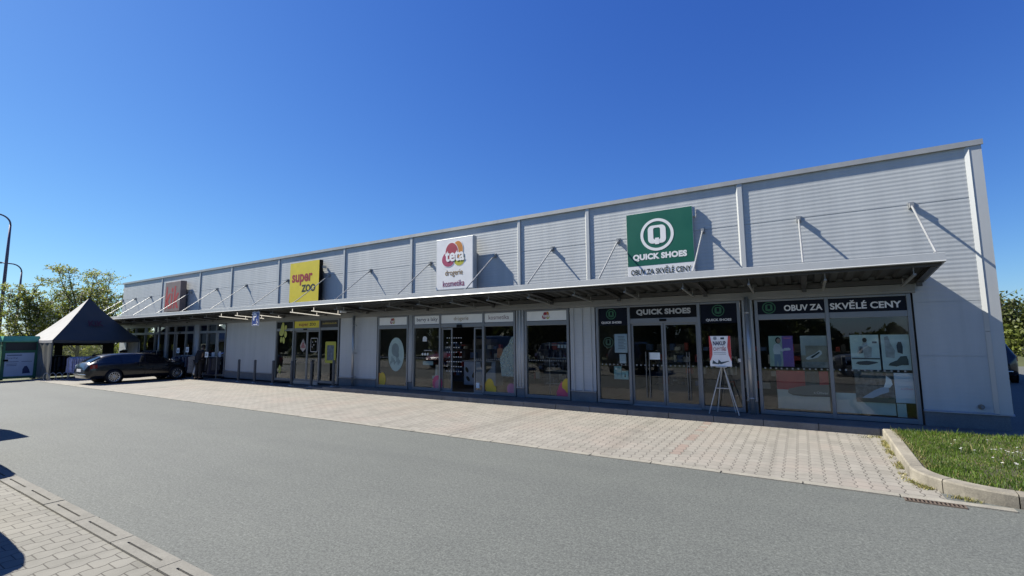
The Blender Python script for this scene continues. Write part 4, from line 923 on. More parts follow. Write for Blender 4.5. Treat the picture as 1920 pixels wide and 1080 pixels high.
def make_car(name, label, cat, tab, paint, wins, wheel_y, rim_r=.225, wr=.325, loc=(0, 0, 0), rz=0.0, group=None, plate=True, ws=(.42, 1.16), rw=(-2.22, -1.80)):
    c = thing(name, label, cat, loc, rz, group)
    st = crom(tab)
    def at(y):
        i = max(0, min(len(st)-2, bisect.bisect_right([t[0] for t in st], y)-1)); a, b = st[i], st[i+1]; t = (y-a[0])/(b[0]-a[0]); return [p+(q-p)*t for p, q in zip(a, b)]
    def ringp(v):
        y, w, zb, zt, zr, wr_ = v; mid = zb+(zt-zb)*.55
        half_ = [(0, zb), (w*.86, zb), (w*.96, zb+.05), (w*.99, zb+.18), (w, mid), (w*.985, zt-.06), (w*.965, zt), (w*.965+(wr_-w*.965)*.5, zt+(zr-.06-zt)*.52), (wr_+.0, zr-.055), (wr_-.06, zr-.015), (wr_*.55, zr+.012), (0, zr+.02)]
        return [(x, y, z) for x, z in half_] + [(-x, y, z) for x, z in half_[-2:0:-1]]
    m = MB(); rows = [ringp(v) for v in st]; m.grid(rows, True); n = len(rows[0]); m.add(rows[0], [tuple(range(n))]); m.add(rows[-1], [tuple(range(n))])
    body = m.build('body', paint, c, True, True)
    # side windows follow the body side between belt and roof
    for sx in (1, -1):
        for a, b in wins:
            m = MB(); rows = []; N = 10
            for i in range(N+1):
                y = a+(b-a)*i/N; v = at(y); w, zt, zr, wr_ = v[1]*.965, v[3], v[4]-.06, v[5]
                row = []
                for t in (.10, .35, .62, .88):
                    row.append((sx*(w+(wr_-w)*t+.009), y, zt+(zr-zt)*t))
                rows.append(row)
            m.grid(rows); m.build('side_window', CARG, c, True, True)
    for nm, (a, b) in (('windscreen', ws), ('rear_window', rw)):
        m = MB(); rows = []
        for i in range(9):
            y = a+(b-a)*i/8; v = at(y); wr_ = v[5]-.05; row = [(wr_*q, y+(.006 if nm == 'windscreen' else -.008), v[4]+.03-.03*abs(q)**3) for q in (-1, -.6, -.2, .2, .6, 1)]; rows.append(row)
        m.grid(rows); m.build(nm, CARG, c, True, True)
    L0, L1 = tab[0][0], tab[-1][0]
    # lamps, plates, bumper strip
    for sx in (1, -1):
        v = at(L0+.12); m = MB(); rows = []
        for y, k in ((L0+.07, .55), (L0+.16, 1.0), (L0+.30, 1.0), (L0+.42, .98)):
            v = at(y); rows.append([(sx*(v[1]*k+.012), y-.012, z) for z in (v[3]-.20, v[3]-.10, v[3]-.03)])
        m.grid(rows); m.build('tail_light', LAMPR, c, True, True)
        m = MB(); rows = []
        for y, k in ((L1-.10, .62), (L1-.20, .92), (L1-.36, .99), (L1-.52, 1.0)):
            v = at(y); rows.append([(sx*(v[1]*k+.008), y+.014, z) for z in (v[3]-.16, v[3]-.09, v[3]-.02)])
        m.grid(rows); m.build('headlight', LAMPW, c, True, True)
        v = at(wheel_y[1]-.45); m = MB(); m.bbox(sx*(v[1]+.14)-.09, sx*(v[1]+.14)+.09, wheel_y[1]-.5, wheel_y[1]-.40, v[3]+.02, v[3]+.16, .03); m.box(min(sx*(v[1]-.05), sx*(v[1]+.1)), max(sx*(v[1]-.05), sx*(v[1]+.1)), wheel_y[1]-.47, wheel_y[1]-.43, v[3]+.01, v[3]+.05)
        m.build('wing_mirror', paint, c, True, True)
        for yy in (wins[0][1]+.0, wins[-1][0]+.55):
            v = at(yy); m = MB(); m.bbox(sx*v[1]-.012 if sx > 0 else sx*v[1]-.016, sx*v[1]+.016 if sx > 0 else sx*v[1]+.012, yy-.30, yy-.12, v[3]-.14, v[3]-.11, .006); m.build('door_handle', paint, c, True, True)
    m = MB(); v = at(L0+.06); m.box(-.26, .26, L0-.02, L0+.02, .60, .72); m.build('number_plate', WHITE, c, False, True) if plate else None
    m = MB(); m.bbox(-.72, .72, L0-.015, L0+.10, .46, .50, .01); m.build('bumper_strip', CHR, c, True, True)
    m = MB(); m.bbox(-.42, .42, L1-.10, L1+.008, .40, .54, .015); m.build('grille', BLACK, c, False, True)
    # wheels in dark arches
    for wy in wheel_y:
        for sx in (1, -1):
            w = at(wy)[1]; m = MB(); m.lathe([(0, 0), (wr+.055, 0), (wr+.06, -.02), (0, -.25)] if sx > 0 else [(0, 0), (wr+.055, 0), (wr+.06, .02), (0, .25)], (sx*(w+.004), wy, wr+.005), 'x', 28)
            m.build('wheel_arch', BLACK, c, True, True)
            xo = sx*(w+.012); m = MB(); m.lathe([(rim_r, 0), (rim_r+.01, .012*sx), (wr-.03, .010*sx), (wr, -.02*sx), (wr, -.20*sx), (rim_r, -.21*sx)], (xo, wy, wr), 'x', 28)
            ty = m.build('wheel', TYRE, c, True, True)
            m = MB(); m.lathe([(rim_r, .004*sx), (rim_r-.022, .010*sx), (rim_r-.03, -.015*sx)], (xo, wy, wr), 'x', 28); m.lathe([(0, .016*sx), (.035, .014*sx), (.045, .0)], (xo, wy, wr), 'x', 14)
            for k in range(12):
                a = 2*math.pi*k/12; d1 = Vector((0, math.cos(a), math.sin(a))); d2 = Vector((0, -math.sin(a), math.cos(a)))
                o = Vector((xo+.008*sx, wy, wr)); m.add([o+d1*.03-d2*.012, o+d1*.03+d2*.012, o+d1*(rim_r-.012)+d2*.019, o+d1*(rim_r-.012)-d2*.019], [(0, 1, 2, 3)])
            m.build('rim', RIM, ty, True, True)
            m = MB(); m.lathe([(0, -.03*sx), (rim_r, -.03*sx)], (xo, wy, wr), 'x', 20); m.build('brake_disc', BLACK, ty, False, True)
    # shut lines
    m = MB()
    for sx in (1, -1):
        for yy in (wins[0][1]+.03, wins[-1][0]-.05, wins[-1][1]-.02):
            v = at(yy); x0 = sx*(v[1]*.995+.003)
            m.add([(sx*(v[1]*.99+.002), yy-.004, v[2]+.15), (sx*(v[1]*.99+.002), yy+.004, v[2]+.15), (sx*(v[1]+.003), yy+.004, v[2]+(v[3]-v[2])*.55), (sx*(v[1]+.003), yy-.004, v[2]+(v[3]-v[2])*.55), (sx*(v[1]*.968+.004), yy+.004, v[3]), (sx*(v[1]*.968+.004), yy-.004, v[3])], [(0, 1, 2, 3), (3, 2, 4, 5)])
    m.build('door_seams', BLACK, c, False, True)
    return c
WW = [(-2.0, -1.12), (-1.04, -.12), (-.04, .86)]
make_car('estate_car', 'dark blue-black estate car parked nose-in to the clothes shop', 'car', WAG, paintm("paint_midnight", (.007, .008, .012)), WW, (-1.34, 1.38), loc=(-27.95, -2.40, .0)).scale = (.97, .94, .97)
WS = [(-1.85, -1.10), (-1.02, -.1), (-.02, .84)]
make_car('parked_car', 'dark car seen from behind past the right end of the building', 'car', SUV, paintm("paint_black", (.018, .017, .018)), WS, (-1.28, 1.30), loc=(6.55, 15.6, 0), rz=R(-8), ws=(.42, 1.1), rw=(-2.08, -1.85))
g_ = 'cars parked in the bays behind the drain kerb'
make_car('parked_van', 'blue-grey van backed into a bay, mirrored in the right drugstore window', 'van', VAN, paintm("paint_van_blue", (.22, .28, .36)), [(.1, 1.15)], (-1.5, 1.5), loc=(-16.32, -12.16, 0), rz=R(180), group=g_, ws=(1.0, 1.72), rw=(-2.38, -2.30))
make_car('parked_car', 'dark graphite car backed into a bay, mirrored in the shoe shop door', 'car', SUV, paintm("paint_graphite", (.05, .055, .065)), WS, (-1.28, 1.30), loc=(-11.84, -12.64, 0), rz=R(180), group=g_, ws=(.42, 1.1), rw=(-2.08, -1.85))
make_car('parked_car', 'dark car nearest the camera, its roof shadow on the near paving', 'car', SUV, paintm("paint_black", (.018, .017, .018)), WS, (-1.28, 1.30), loc=(-7.92, -13.37, 0), rz=R(180), group=g_, ws=(.42, 1.1), rw=(-2.08, -1.85))
make_car('parked_car', 'grey car mirrored in the right shoe shop window behind the posters', 'car', SUV, paintm("paint_grey", (.16, .17, .18)), WS, (-1.28, 1.30), loc=(3.2, -15.0, 0), rz=R(90), group=g_, ws=(.42, 1.1), rw=(-2.08, -1.85))
make_car('parked_car', 'red car mirrored in the drugstore door', 'car', WAG, paintm("paint_red", (.35, .02, .02)), WW, (-1.34, 1.38), loc=(-20.5, -13.2, 0), group=g_)

# ------------------------------------------------------------------ tent, textile bins, bike rack, clothes
t = thing('party_tent', 'open grey tent with a steep pointed roof beside the clothes shop', 'tent', (-34.35, -2.7, 0))
X0, X1, Y0, Y1, ZE, ZA = -36.2, -32.5, -4.56, -.86, 2.04, 4.40
ap = Vector((-34.35, -2.75, ZA)); NT = 12
def sag(p, q, i, n): 
    a = Vector(p).lerp(Vector(q), i/n); a.z -= .16*math.sin(math.pi*i/n)*(1) ; return a
m = MB(); cor = [(X1, Y0, ZE), (X1, Y1, ZE), (X0, Y1, ZE), (X0, Y0, ZE+.08)]
for k in range(4):
    m.cur = 1 if k == 0 else 0; a, b = Vector(cor[k]), Vector(cor[(k+1) % 4]); rows = []  # first roof face gets a darker grey canvas tone than the other three
    for i in range(NT+1):
        row = []
        for j in range(11):
            e_ = a.lerp(b, j/10); e_.z -= .05*math.sin(math.pi*j/10); p = e_.lerp(ap, i/NT); p.z -= .09*math.sin(math.pi*i/NT)
            p.z += .018*noise.noise((p.x*3, p.y*3, i*.4)) if 0 < i < NT else 0; row.append(p)
        rows.append(row)
    m.grid(rows)
    vr = [[(p.x, p.y, p.z) for p in rows[0]], [(p.x+(.0), p.y, p.z-.14-.01*math.sin(j*2.1)) for j, p in enumerate(rows[0])]]; m.grid(vr)
m.build('roof', [plain("tent_canvas", (.40, .395, .38), .75, var=.10, scale=1.5), plain("tent_canvas_dark", (.075, .080, .078), .75, var=.12, scale=1.5)], t, False)
for px, py in ((X1-.03, Y0+.03), (X1-.03, Y1-.03), (X0+.03, Y1-.03), (X0+.03, Y0+.03)):
    m = MB(); m.tube([(px, py, 0), (px, py, ZE)], .028, 8); m.box(px-.06, px+.06, py-.06, py+.06, 0, .01); m.build('leg', plain("tent_pole", (.16, .165, .17), .5, .3), t)
def curtain(pts, z0, z1, amp, name, mat):
    m = MB(); rows = []
    for i in range(41):
        f = i/40; p = Vector(pts[0]).lerp(Vector(pts[1]), f); d = (Vector(pts[1])-Vector(pts[0])).normalized(); nrm = Vector((-d.y, d.x, 0)); row = []
        for k in range(7):
            z = z0+(z1-z0)*k/6; q = p+nrm*amp*math.sin(f*26+.7*math.sin(k))*(1.2-k/8); row.append((q.x, q.y, z))
        rows.append(row)
    m.grid(rows); return m.build(name, mat, t, True)
curtain([(-32.6, Y0+.02, 0), (-36.1, Y0+.02, 0)], .05, 1.95, .03, 'side_curtain', film_mat("curtain_milky", (.15, .15, .13), .97))
curtain([(-32.62, Y1+.05, 0), (-34.2, Y1+.05, 0)], .05, 1.95, .05, 'side_curtain', film_mat("curtain_white", (.62, .63, .62), .95))
m = MB(); xb = X0+.06
for y0, y1, z0, z1 in ((Y0, Y1, 1.72, 2.0), (Y0, Y1, .0, .95), (Y0, Y0+.12, .95, 1.72), (Y0+1.0, Y0+1.35, .95, 1.72), (Y1-.55, Y1, .95, 1.72)): m.box(xb, xb+.015, y0, y1, z0, z1)
m.build('back_wall', plain("tent_wall_dark", (.05, .055, .06), .8), t)
m = MB(); m.box(xb+.004, xb+.008, Y0+.12, Y0+1.0, .95, 1.72); m.box(xb+.004, xb+.008, Y0+1.35, Y1-.55, .95, 1.72); m.build('clear_window', film_mat("clear_plastic", (.45, .48, .40), .35), t)
m = MB(); put_text("KiK", -3.0, -2.35, 2.78, 3.10, 0, None, None, .03, mb=m, facing='+x')
m.v = [(-32.5-(z-2.04)*1.85/2.36-.07*math.sin(math.pi*(z-2.04)/2.36)+.06, y, z) for x, y, z in m.v]; m.build('lettering', plain("tent_print_red", (.085, .02, .035), .7), t)

def bin_thing(loc, label):
    b = thing('textile_bin', label, 'collection bin', loc, 0, 'green textile collection bins')
    GR = plain("bin_green", (.030, .19, .10), .5, var=.2); GRL = plain("bin_lid_green", (.13, .46, .30), .5)
    m = MB(); m.bbox(-.62, 0, -.68, .68, .06, 1.98, .02); m.box(-.0, .02, -.68, -.60, .06, 1.95); m.box(0, .02, .60, .68, .06, 1.95); m.box(0, .02, -.60, .60, 1.40, 1.50); m.box(0, .02, -.60, .60, .06, .14); m.build('body', GR, b, False, True)
    m = MB(); m.add([(-.70, -.72, 2.02), (.10, -.72, 2.02), (.10, .72, 2.02), (-.70, .72, 2.02), (-.62, -.66, 2.26), (-.02, -.66, 2.26), (-.02, .66, 2.26), (-.62, .66, 2.26), (.10, -.72, 1.96), (.10, .72, 1.96), (-.70, -.72, 1.96), (-.70, .72, 1.96)], [(4, 5, 6, 7), (1, 2, 6, 5), (0, 1, 5, 4), (2, 3, 7, 6), (3, 0, 4, 7), (8, 9, 2, 1), (10, 8, 1, 0), (9, 11, 3, 2), (11, 10, 0, 3), (8, 10, 11, 9)]); m.build('lid', GRL, b, False, True)
    m = MB(); m.box(.003, .012, -.57, .57, 1.52, 1.92); m.box(.012, .05, -.5, .5, 1.53, 1.57); m.build('drop_hatch', plain("bin_hatch_dark", (.015, .02, .025), .4), b, False, True)
    m = MB(); m.box(.021, .026, -.56, .52, .18, 1.38); pst = m.build('poster', plain("bin_poster", (.66, .74, .85), .6, var=.05), b, False, True)
    m = MB(); put_text("Recycling", -.50, -.1, 1.08, 1.16, .028, None, None, .01, mb=m, facing='+x'); 
    for z, y0, y1 in ((1.24, -.5, .05), (1.27, -.5, .05), (.92, -.5, -.05), (.80, -.48, -.1), (.72, -.48, -.12), (.92, .05, .45)): m.box(.0265, .028, y0, y1, z, z+.022)
    m.add([(.028, a, z) for a, z in ((.12, .30), (.42, .32), (.36, .52), (.27, .70), (.18, .68), (.12, .52))], [tuple(range(6))]); m.build('print', plain("bin_print_blue", (.03, .05, .16), .6), pst, False, True)
    m = MB(); m.box(.021, .05, -.62, -.44, .96, 1.06); m.build('latch', BLACK, b, False, True)
    m = MB()
    for y in (-.6, .6): m.box(-.6, 0, y-.05, y+.05, 0, .06)
    m.build('feet', BLACK, b, False, True); return b
b1 = bin_thing((-34.9, -5.15, 0), 'green textile collection bin with a pale poster, next to the tent')
b2 = copy_tree(b1); b2.location = (-34.75, -6.62, 0); b2['label'] = 'green textile collection bin cut off by the left edge of the photo'
t = thing('bike_rack', 'low looped metal bike rack on the ground in front of the tent', 'bike rack', (-32.2, -4.5, 0))
m = MB()
for i in range(7):
    y = -4.75+i*.24; m.tube([(-32.15+.10*math.cos(a), y+.14*math.cos(a)*.6, .20+.19*math.sin(a)) for a in [2*math.pi*k/14 for k in range(15)]], .011, 5)
m.build('loops', GALV, t); m = MB(); m.tube([(-32.15, -4.95, .02), (-32.15, -3.1, .02)], .016, 6); m.build('rail', GALV, t)

def rail(name, label, x, y, L, along, cols, z=1.45, loc_z=0.0, drop=(.5, .9)):
    t = thing('clothes_rail', label, 'clothes rail', (x, y, loc_z)); m = MB(); d = Vector((1, 0, 0)) if along == 'x' else Vector((0, 1, 0)); q = Vector((d.y, d.x, 0)); o = Vector((x, y, loc_z))
    a, b = o-d*L/2, o+d*L/2
    for e_ in (a, b): m.tube([e_, e_+Vector((0, 0, z))], .014, 6); m.tube([e_-q*.25+Vector((0, 0, .02)), e_+q*.25+Vector((0, 0, .02))], .014, 6)
    m.tube([a+Vector((0, 0, z)), b+Vector((0, 0, z))], .014, 6); m.build('frame', GALV, t)
    m = MB(); n = int(L/.075); mats = [plain("cloth_%s" % k, c, .9, var=.25, scale=12) for k, c in cols]
    for i in range(n):
        p = a+d*(i+.5)*L/n; h = random.uniform(*drop); w = random.uniform(.19, .25); th = .022; tw = random.uniform(-.25, .25); dd = (d+q*tw).normalized(); qq = Vector((-dd.y, dd.x, 0)); m.cur = random.randrange(len(mats))
        zs = [z-.02, z-.08, z-.3, z-h]; ws = [.04, w, w*.88, w*1.05]; rows = []
        for zz, ww in zip(zs, ws): rows.append([p+qq*ww+dd*th+Vector((0, 0, zz)), p-qq*ww+dd*th+Vector((0, 0, zz)), p-qq*ww-dd*th+Vector((0, 0, zz)), p+qq*ww-dd*th+Vector((0, 0, zz))])
        m.grid(rows, True); m.add(rows[-1], [(0, 1, 2, 3)])
    o_ = m.build('hanging_clothes', mats, t); o_['kind'] = 'stuff'; return t
DKC = [('black', (.02, .02, .024)), ('navy', (.03, .035, .07)), ('grey', (.10, .10, .11))]
MIX = [('black', (.02, .02, .024)), ('navy', (.03, .035, .07)), ('denim', (.08, .11, .17)), ('white', (.45, .45, .44)), ('plum', (.10, .05, .09))]
rail('r', 'clothes rail of pale lilac garments under the tent', -32.35, -3.25, 1.3, 'y', [('lilac', (.66, .68, .95)), ('lilac_pale', (.80, .82, 1.0))], 1.15, drop=(.75, .85))
rail('r', 'clothes rail of dark garments under the tent behind the estate car', -33.2, -1.9, 1.6, 'y', DKC, 1.25)
rail('r', 'long clothes rail of dark garments at the left corner of the tent', -34.3, -3.9, 1.2, 'y', DKC, 1.2)
rail('r', 'clothes rail of mixed garments below the clothes shop window, left of its door', -32.2, -.42, 1.7, 'x', MIX, 1.35, .03)
rail('r', 'clothes rail of dark garments under the window right of the clothes shop door', -25.6, -.28, 1.3, 'x', DKC, 1.1, .03)
rail('r', 'clothes rail of denim and white garments right before the clothes shop door', -27.5, -.55, 1.5, 'x', MIX, 1.15, .03)
rail('r', 'clothes rail of black garments nearest the left end of the clothes shop', -34.9, -.5, 1.8, 'x', DKC, 1.4, .03)
for (x, y, L, lab) in ((-27.9, -.95, 1.2, 'display table piled with folded goods by the clothes shop door'), (-30.6, -.5, 1.1, 'display table of small goods hidden behind the estate car bonnet')):
    t = thing('display_table', lab, 'table', (x, y, .03)); m = MB(); m.bbox(x-L/2, x+L/2, y-.35, y+.35, .82, .86, .01); m.build('tabletop', plain("table_dark", (.05, .055, .08), .6), t)
    for sx in (-1, 1):
        for sy in (-1, 1): m = MB(); m.box(x+sx*(L/2-.05)-.02, x+sx*(L/2-.05)+.02, y+sy*.3-.02, y+sy*.3+.02, .03, .82); m.build('leg', BLACK, t)
    m = MB(); m.cur = 0
    for i in range(16):
        px = random.uniform(x-L/2+.1, x+L/2-.1); py = random.uniform(y-.28, y+.28); m.cur = random.randrange(3); m.bbox(px-.09, px+.09, py-.07, py+.07, .862, .862+random.uniform(.04, .2), .02)
    o_ = m.build('folded_goods', [plain("cloth_white", (.45, .45, .44), .9), plain("cloth_navy", (.03, .035, .07), .9), plain("cloth_grey", (.10, .10, .11), .9)], t); tag(o_, 'piles of folded goods', kind='stuff')
for x, z, lab in ((-28.1, 1.30, 'white price sign with a dark print, over the table by the clothes shop door'), (-27.1, 1.35, 'white price sign on the rail of denim and white garments'), (-25.08, 1.12, 'white price sign on the rail of dark garments by the blank wall')):
    t = thing('price_sign', lab, 'price sign', (x, -.5, z)); m = MB(); m.box(x-.15, x+.15, -.71, -.70, z, z+.26); m.build('card', NOTE, t); m = MB(); m.box(x-.09, x+.09, -.713, -.7105, z+.06, z+.19); m.build('print', PGR, t); m = MB(); m.tube([(x, -.69, z-.35), (x, -.69, z+.2)], .008, 5); m.build('stick', GALV, t)

# ------------------------------------------------------------------ person with a bag
def skin_body(name, pts, edges, rad, mat, parent, sub=2):
    me = bpy.data.meshes.new(name); me.from_pydata(pts, edges, []); ob = bpy.data.objects.new(name, me); COL.objects.link(ob)
    sk = ob.modifiers.new("skin", 'SKIN'); sk.use_smooth_shade = True; ob.modifiers.new("sub", 'SUBSURF').levels = sub
    for i, r_ in enumerate(rad): me.skin_vertices[0].data[i].radius = (r_, r_) if not isinstance(r_, tuple) else r_
    me.skin_vertices[0].data[0].use_root = True
    dg = bpy.context.evaluated_depsgraph_get(); me2 = bpy.data.meshes.new_from_object(ob.evaluated_get(dg)); bpy.data.objects.remove(ob)
    for p in me2.polygons: p.use_smooth = True
    me2.materials.clear(); me2.materials.append(mat); o = bpy.data.objects.new(name, me2); COL.objects.link(o); o.parent = parent; return o
pr_ = thing('person', 'person in black clothes seen from behind, holding a white bag by the clothes rails', 'person', (-25.62, -.78, .03), R(12))
# facing +y, leaning forward a little; x to the right
PT = [(0, 0, .92), (0, .03, 1.12), (0, .09, 1.32), (0, .13, 1.42), (0, .17, 1.50), (0, .20, 1.58), (0, .205, 1.66),
      (.10, 0, .86), (.11, .02, .48), (.115, -.03, .09), (.12, .13, .035), (-.10, 0, .86), (-.12, .0, .48), (-.125, -.05, .09), (-.13, .11, .035),
      (.18, .10, 1.38), (.25, .14, 1.12), (.22, .34, 1.02), (.21, .42, 1.01), (-.18, .09, 1.38), (-.27, .04, 1.10), (-.29, .06, .86), (-.29, .08, .77)]
ED = [(0, 1), (1, 2), (2, 3), (3, 4), (4, 5), (5, 6), (0, 7), (7, 8), (8, 9), (9, 10), (0, 11), (11, 12), (12, 13), (13, 14), (2, 15), (15, 16), (16, 17), (17, 18), (2, 19), (19, 20), (20, 21), (21, 22)]
RD = [(.17, .13), (.165, .125), (.18, .13), (.08, .07), (.052, .052), (.075, .085), (.06, .07), .095, .072, .05, .04, .095, .072, .05, .04, .075, .055, .042, .032, .075, .055, .042, .03]
skin_body('body', PT, ED, RD, plain("skin_tone", (.30, .19, .14), .6), pr_)
JK = plain("jacket_black", (.012, .012, .015), .9); TR = plain("trousers_black", (.014, .014, .018), .9)
ix = [0, 1, 2, 15, 16, 17, 19, 20, 21]; mp_ = {a: b for b, a in enumerate(ix)}
PJ = [PT[i] for i in ix]; PJ[0] = (0, -.01, .82); EJ = [(mp_[a], mp_[b]) for a, b in ED if a in mp_ and b in mp_]
skin_body('jacket', PJ, EJ, [(.205, .165), (.19, .15), (.205, .155), .088, .07, .056, .088, .07, .056], JK, pr_)
ix = [0, 7, 8, 9, 11, 12, 13]; mp_ = {a: b for b, a in enumerate(ix)}
skin_body('trousers', [PT[i] for i in ix], [(mp_[a], mp_[b]) for a, b in ED if a in mp_ and b in mp_], [(.18, .14), .108, .085, .075, .108, .085, .075], TR, pr_)
m = MB(); rows = []
for i in range(8):
    th = math.pi*.62*i/7; rows.append([(.093*math.sin(th)*math.cos(a), .19+.105*math.sin(th)*math.sin(a), 1.60+.115*math.cos(th)) for a in [2*math.pi*k/14 for k in range(14)]])
m.grid(rows, True); m.build('hair', plain("hair_dark", (.015, .012, .010), .8), pr_, True, True)
for sx in (.12, -.128):
    m = MB(); m.bbox(sx-.05, sx+.05, -.11, .17, 0, .09, .035); m.build('shoe', BLACK, pr_, True, True)
m = MB()
for i in range(4): x = -.29+(i-1.5)*.014; m.tube([(x, .09, .78), (x-.012, .10, .735), (x+.0, .085, .705), (x+.012, .07, .72)], [.0095, .009, .008, .006], 6)
m.tube([(-.265, .10, .78), (-.262, .12, .745), (-.275, .11, .72)], [.010, .009, .007], 6); m.build('fingers', plain("skin_tone", (.30, .19, .14), .6), pr_, True, True)
t = thing('plastic_bag', 'full white plastic carrier bag held by the person in black', 'bag', (-25.92, -.78, .23))
m = MB(); rows = []
for z, rx, ry in ((0, .02, .02), (.01, .12, .08), (.08, .16, .11), (.2, .155, .10), (.3, .11, .07), (.40, .06, .035), (.48, .035, .012), (.53, .03, .01)):
    rows.append([((rx+.012*math.sin(5*a+z*9))*math.cos(a), ry*math.sin(a), z) for a in [2*math.pi*k/18 for k in range(18)]])
m.grid(rows, True); m.build('bag', plain("bag_white", (.62, .62, .56), .5, var=.1), t, True, True)

# ------------------------------------------------------------------ street lamps
def lamp(loc, h, reach, r0, label, double=False):
    t = thing('street_lamp', label, 'street lamp', loc, 0, 'street lamps beyond the trees'); LM = plain("lamp_paint", (.16, .13, .19), .5, .3)
    x, y, z = loc; m = MB(); m.tube([(x, y, 0), (x, y, h*.72), (x, y, h-reach*.55)], [r0*1.3, r0, r0*.7], 10); 
    pts = [(x, y-reach*.55*(1-math.cos(a)), h-reach*.55+reach*.55*math.sin(a)) for a in [math.pi/2*k/8 for k in range(9)]]; m.tube(pts+[(x, y-reach, h+.02)], r0*.6, 8); m.build('pole', LM, t, True)
    m = MB(); m.bbox(x-.14, x+.14, y-reach-.7, y-reach, h-.06, h+.08, .05); m.build('lamp_head', plain("lamp_head_grey", (.25, .25, .26), .5), t, True); return t
lamp((-60, -1.42, 0), 13.3, 1.5, .11, 'tall street lamp with a curved arm at the left edge of the photo')
lamp((-62, .0, 0), 9.2, 1.3, .09, 'shorter street lamp whose flat head crosses the tall lamp post')

# ------------------------------------------------------------------ trees
BARK = plain("bark_brown", (.075, .06, .045), .9, var=.4, scale=6)
def tree(name, label, loc, h, spread, nl, leaf, mats, limbs=12, spiky=.5, base=.12, group=None, cat='tree', seed=0, trunk_r=.14, fill=0.0):
    rnd = random.Random(seed); t = thing(name, label, cat, loc, 0, group); x0, y0, z0 = loc
    tw = MB(); lv = MB(); pts = []
    tw.tube([(x0, y0, z0), (x0+.1, y0, z0+h*.3), (x0+rnd.uniform(-.2, .2), y0+rnd.uniform(-.2, .2), z0+h*.75)], [trunk_r, trunk_r*.75, trunk_r*.3], 7)
    for i in range(limbs):
        zb = h*(base+.5*rnd.random()); a = rnd.uniform(0, 6.28); L = h*rnd.uniform(.35, .62); up = rnd.uniform(.35, 1.1)*(1+spiky)
        d = Vector((math.cos(a), math.sin(a), up)).normalized(); p = Vector((x0, y0, z0+zb)); path = [p.copy()]
        for s_ in range(6):
            d = (d+Vector((rnd.gauss(0, .12), rnd.gauss(0, .12), .08+rnd.gauss(0, .06)))).normalized(); p = p+d*L/6
            rad = math.hypot(p.x-x0, p.y-y0)
            if rad > spread: p.x = x0+(p.x-x0)*spread/rad; p.y = y0+(p.y-y0)*spread/rad
            if p.z > z0+h: p.z = z0+h-rnd.random()*.4
            path.append(p.copy())
        tw.tube(path, [trunk_r*.42*(1-.13*k) for k in range(7)], 5)
        for s_ in range(2, 7):
            pts.append((path[s_], .9))
            for b in range(3):
                e_ = path[s_]+Vector((rnd.gauss(0, 1), rnd.gauss(0, 1), rnd.gauss(.35*(1+spiky), .5)))*L*.16
                if e_.z > z0+h: e_.z = z0+h-rnd.random()*.3
                tw.tube([path[s_], path[s_].lerp(e_, .5)+Vector((0, 0, -.05)), e_], [trunk_r*.13, trunk_r*.09, trunk_r*.05], 4); 
                for q in range(4): pts.append((path[s_].lerp(e_, (q+1)/4), .5))
    for i in range(nl):
        if rnd.random() < fill:
            a = rnd.uniform(0, 6.28); rr_ = spread*math.sqrt(rnd.random()); c = Vector((x0+rr_*math.cos(a), y0+rr_*math.sin(a), z0+h*(.06+.80*rnd.random()*(1-.55*(rr_/spread)**2)))); s_ = .5
        else: c, s_ = rnd.choice(pts)
        c = c+Vector((rnd.gauss(0, .22), rnd.gauss(0, .22), rnd.gauss(0, .2)))*s_
        sz = leaf*rnd.uniform(.5, 1.15); n_ = Vector((rnd.gauss(0, 1), rnd.gauss(0, 1), rnd.gauss(.4, .8))).normalized(); u_ = n_.orthogonal().normalized(); v_ = n_.cross(u_); th = rnd.uniform(0, 6.28); u2 = u_*math.cos(th)+v_*math.sin(th); v2 = n_.cross(u2)
        k = noise.noise(c*.55)+rnd.gauss(0, .25); lv.cur = 0 if k < .05 else min(1, len(mats)-1)
        if len(mats) > 2 and rnd.random() < .11: lv.cur = 2
        lv.add([c-u2*sz, c-v2*sz*.45, c+u2*sz, c+v2*sz*.45], [(0, 1, 2, 3)])
    tw.build('trunk', BARK, t, True); lv.build('crown', mats, t); return t
LA = leaf_mat("leaf_olive", (.10, .13, .02), (.20, .235, .04), .55); LB = leaf_mat("leaf_yellowgreen", (.19, .215, .035), (.33, .34, .075), .55); LC = leaf_mat("blossom_white", (.5, .48, .42), (.7, .68, .6), .3)
LD = leaf_mat("leaf_dark", (.018, .028, .008), (.05, .07, .016), .2); LE = leaf_mat("leaf_mid", (.05, .068, .016), (.11, .125, .03), .35)
gl = 'spring trees behind the tent'
for (x, y, h, sp, n, sd, lab) in ((-52, -6.0, 6.4, 3.4, 4200, 1, 'blossoming tree cut off by the left edge of the photo'), (-50, -1.6, 6.8, 2.6, 4200, 2, 'blossoming tree behind the green textile bins'), (-50, 1.2, 8.0, 2.7, 4800, 3, 'tallest blossoming tree, behind the tent peak'), (-53, 4.2, 8.3, 2.2, 3600, 4, 'blossoming tree between the tent peak and the building'), (-54, 7.6, 6.3, 2.2, 2600, 5, 'smaller blossoming tree against the left end of the building')):
    tree('blossoming_tree', lab, (x, y, -.06), h, sp, int(n*2.3), .10, [LA, LB, LC], limbs=19, spiky=1.0, base=.06, group=gl, seed=sd, fill=.06)
for i, (x, y, h, sp) in enumerate(((-58, -8, 3.6, 4), (-57, 0, 3.4, 4.5), (-58, 8, 3.4, 4.5))):
    tree('bush', ['olive-green bush low behind the textile bins', 'wide olive-green bush low behind the tent', 'olive-green bush low behind the left end of the building'][i], (x, y, -.06), h, sp, 3600, .26, [LA, LB], limbs=14, spiky=.2, base=.02, group='bushes behind the tent', cat='bush', seed=30+i, fill=.7)
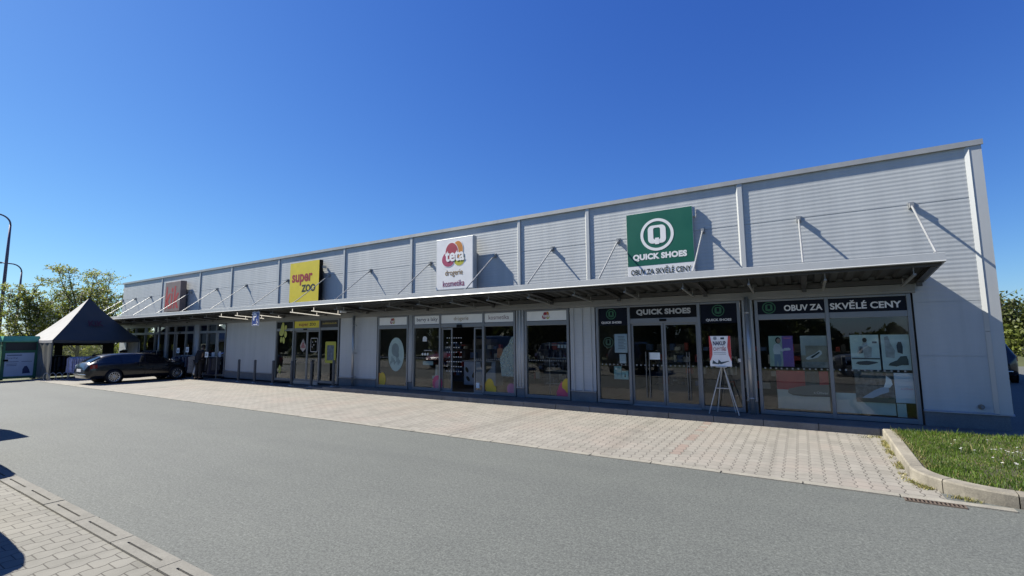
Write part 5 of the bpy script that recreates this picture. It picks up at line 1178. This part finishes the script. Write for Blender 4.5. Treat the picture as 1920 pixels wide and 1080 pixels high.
for i, (x, y, h, sp, lab) in enumerate(((12.2, 32, 5.2, 2.2, 'olive-green shrubby tree right behind the end of the building'), (16.0, 33, 5.0, 2.6, 'olive-green shrubby tree at the right edge of the photo'), (21, 34, 5, 3, 'olive-green shrubby tree beyond the right edge of the photo'))):
    tree('shrubby_tree', lab, (x, y, -.06), h, sp, 5200, .17, [LE, LA], limbs=16, spiky=1.0, base=.03, group='shrubby trees behind the building', seed=50+i, fill=.62)
m = MB(); rows = [[(x, y, -.05+.9*max(0, min(1, (y-27)/5))) for x in (8.5, 12, 18, 30)] for y in (26, 27, 29, 32, 40)]
m.grid(rows); struct(m.build('grass_bank', GROUND))
# trees and hedge opposite the shops, which the windows mirror
for i, (x, y, h, sp, lab) in enumerate(((-62, -24, 7, 4.5, 'dark leafy tree opposite the left end of the shops'), (-50, -25, 7.5, 4.5, 'dark leafy tree mirrored in the clothes shop windows'), (-39, -25, 7, 4.2, 'dark leafy tree mirrored in the pet shop window'), (-29, -26, 7.5, 4, 'dark leafy tree mirrored in the drugstore window'), (-20.5, -25, 7, 4, 'dark leafy tree mirrored in the drugstore window by the wall panel'), (-12.5, -26, 7.5, 4, 'dark leafy tree mirrored in the shoe shop doors'), (-4.5, -25, 6.5, 3.6, 'dark leafy tree mirrored in the left shoe shop window pane'))):
    tree('leafy_tree', lab, (x, y, -.06), h, sp, 4500, .42, [LD, LE], limbs=14, spiky=.2, base=.04, group='leafy trees mirrored in the shop windows', seed=70+i, fill=.6, trunk_r=.2)
for i, (x, h, sp, lab) in enumerate(((-.2, 4.2, 2.6, 'tall dark hedge opposite the shoe shop, mirrored in the left pane'), (4.6, 2.7, 3.0, 'low dark hedge opposite the shoe shop, mirrored beneath the sky'), (9.8, 3.4, 3.2, 'dark hedge opposite the right end of the building'))):
    tree('hedge', lab, (x, -25, -.06), h, sp, 3800, .32, [LD, LE], limbs=10, spiky=0, base=.05, group='hedges mirrored in the shop windows', cat='hedge', seed=90+i, fill=.9)
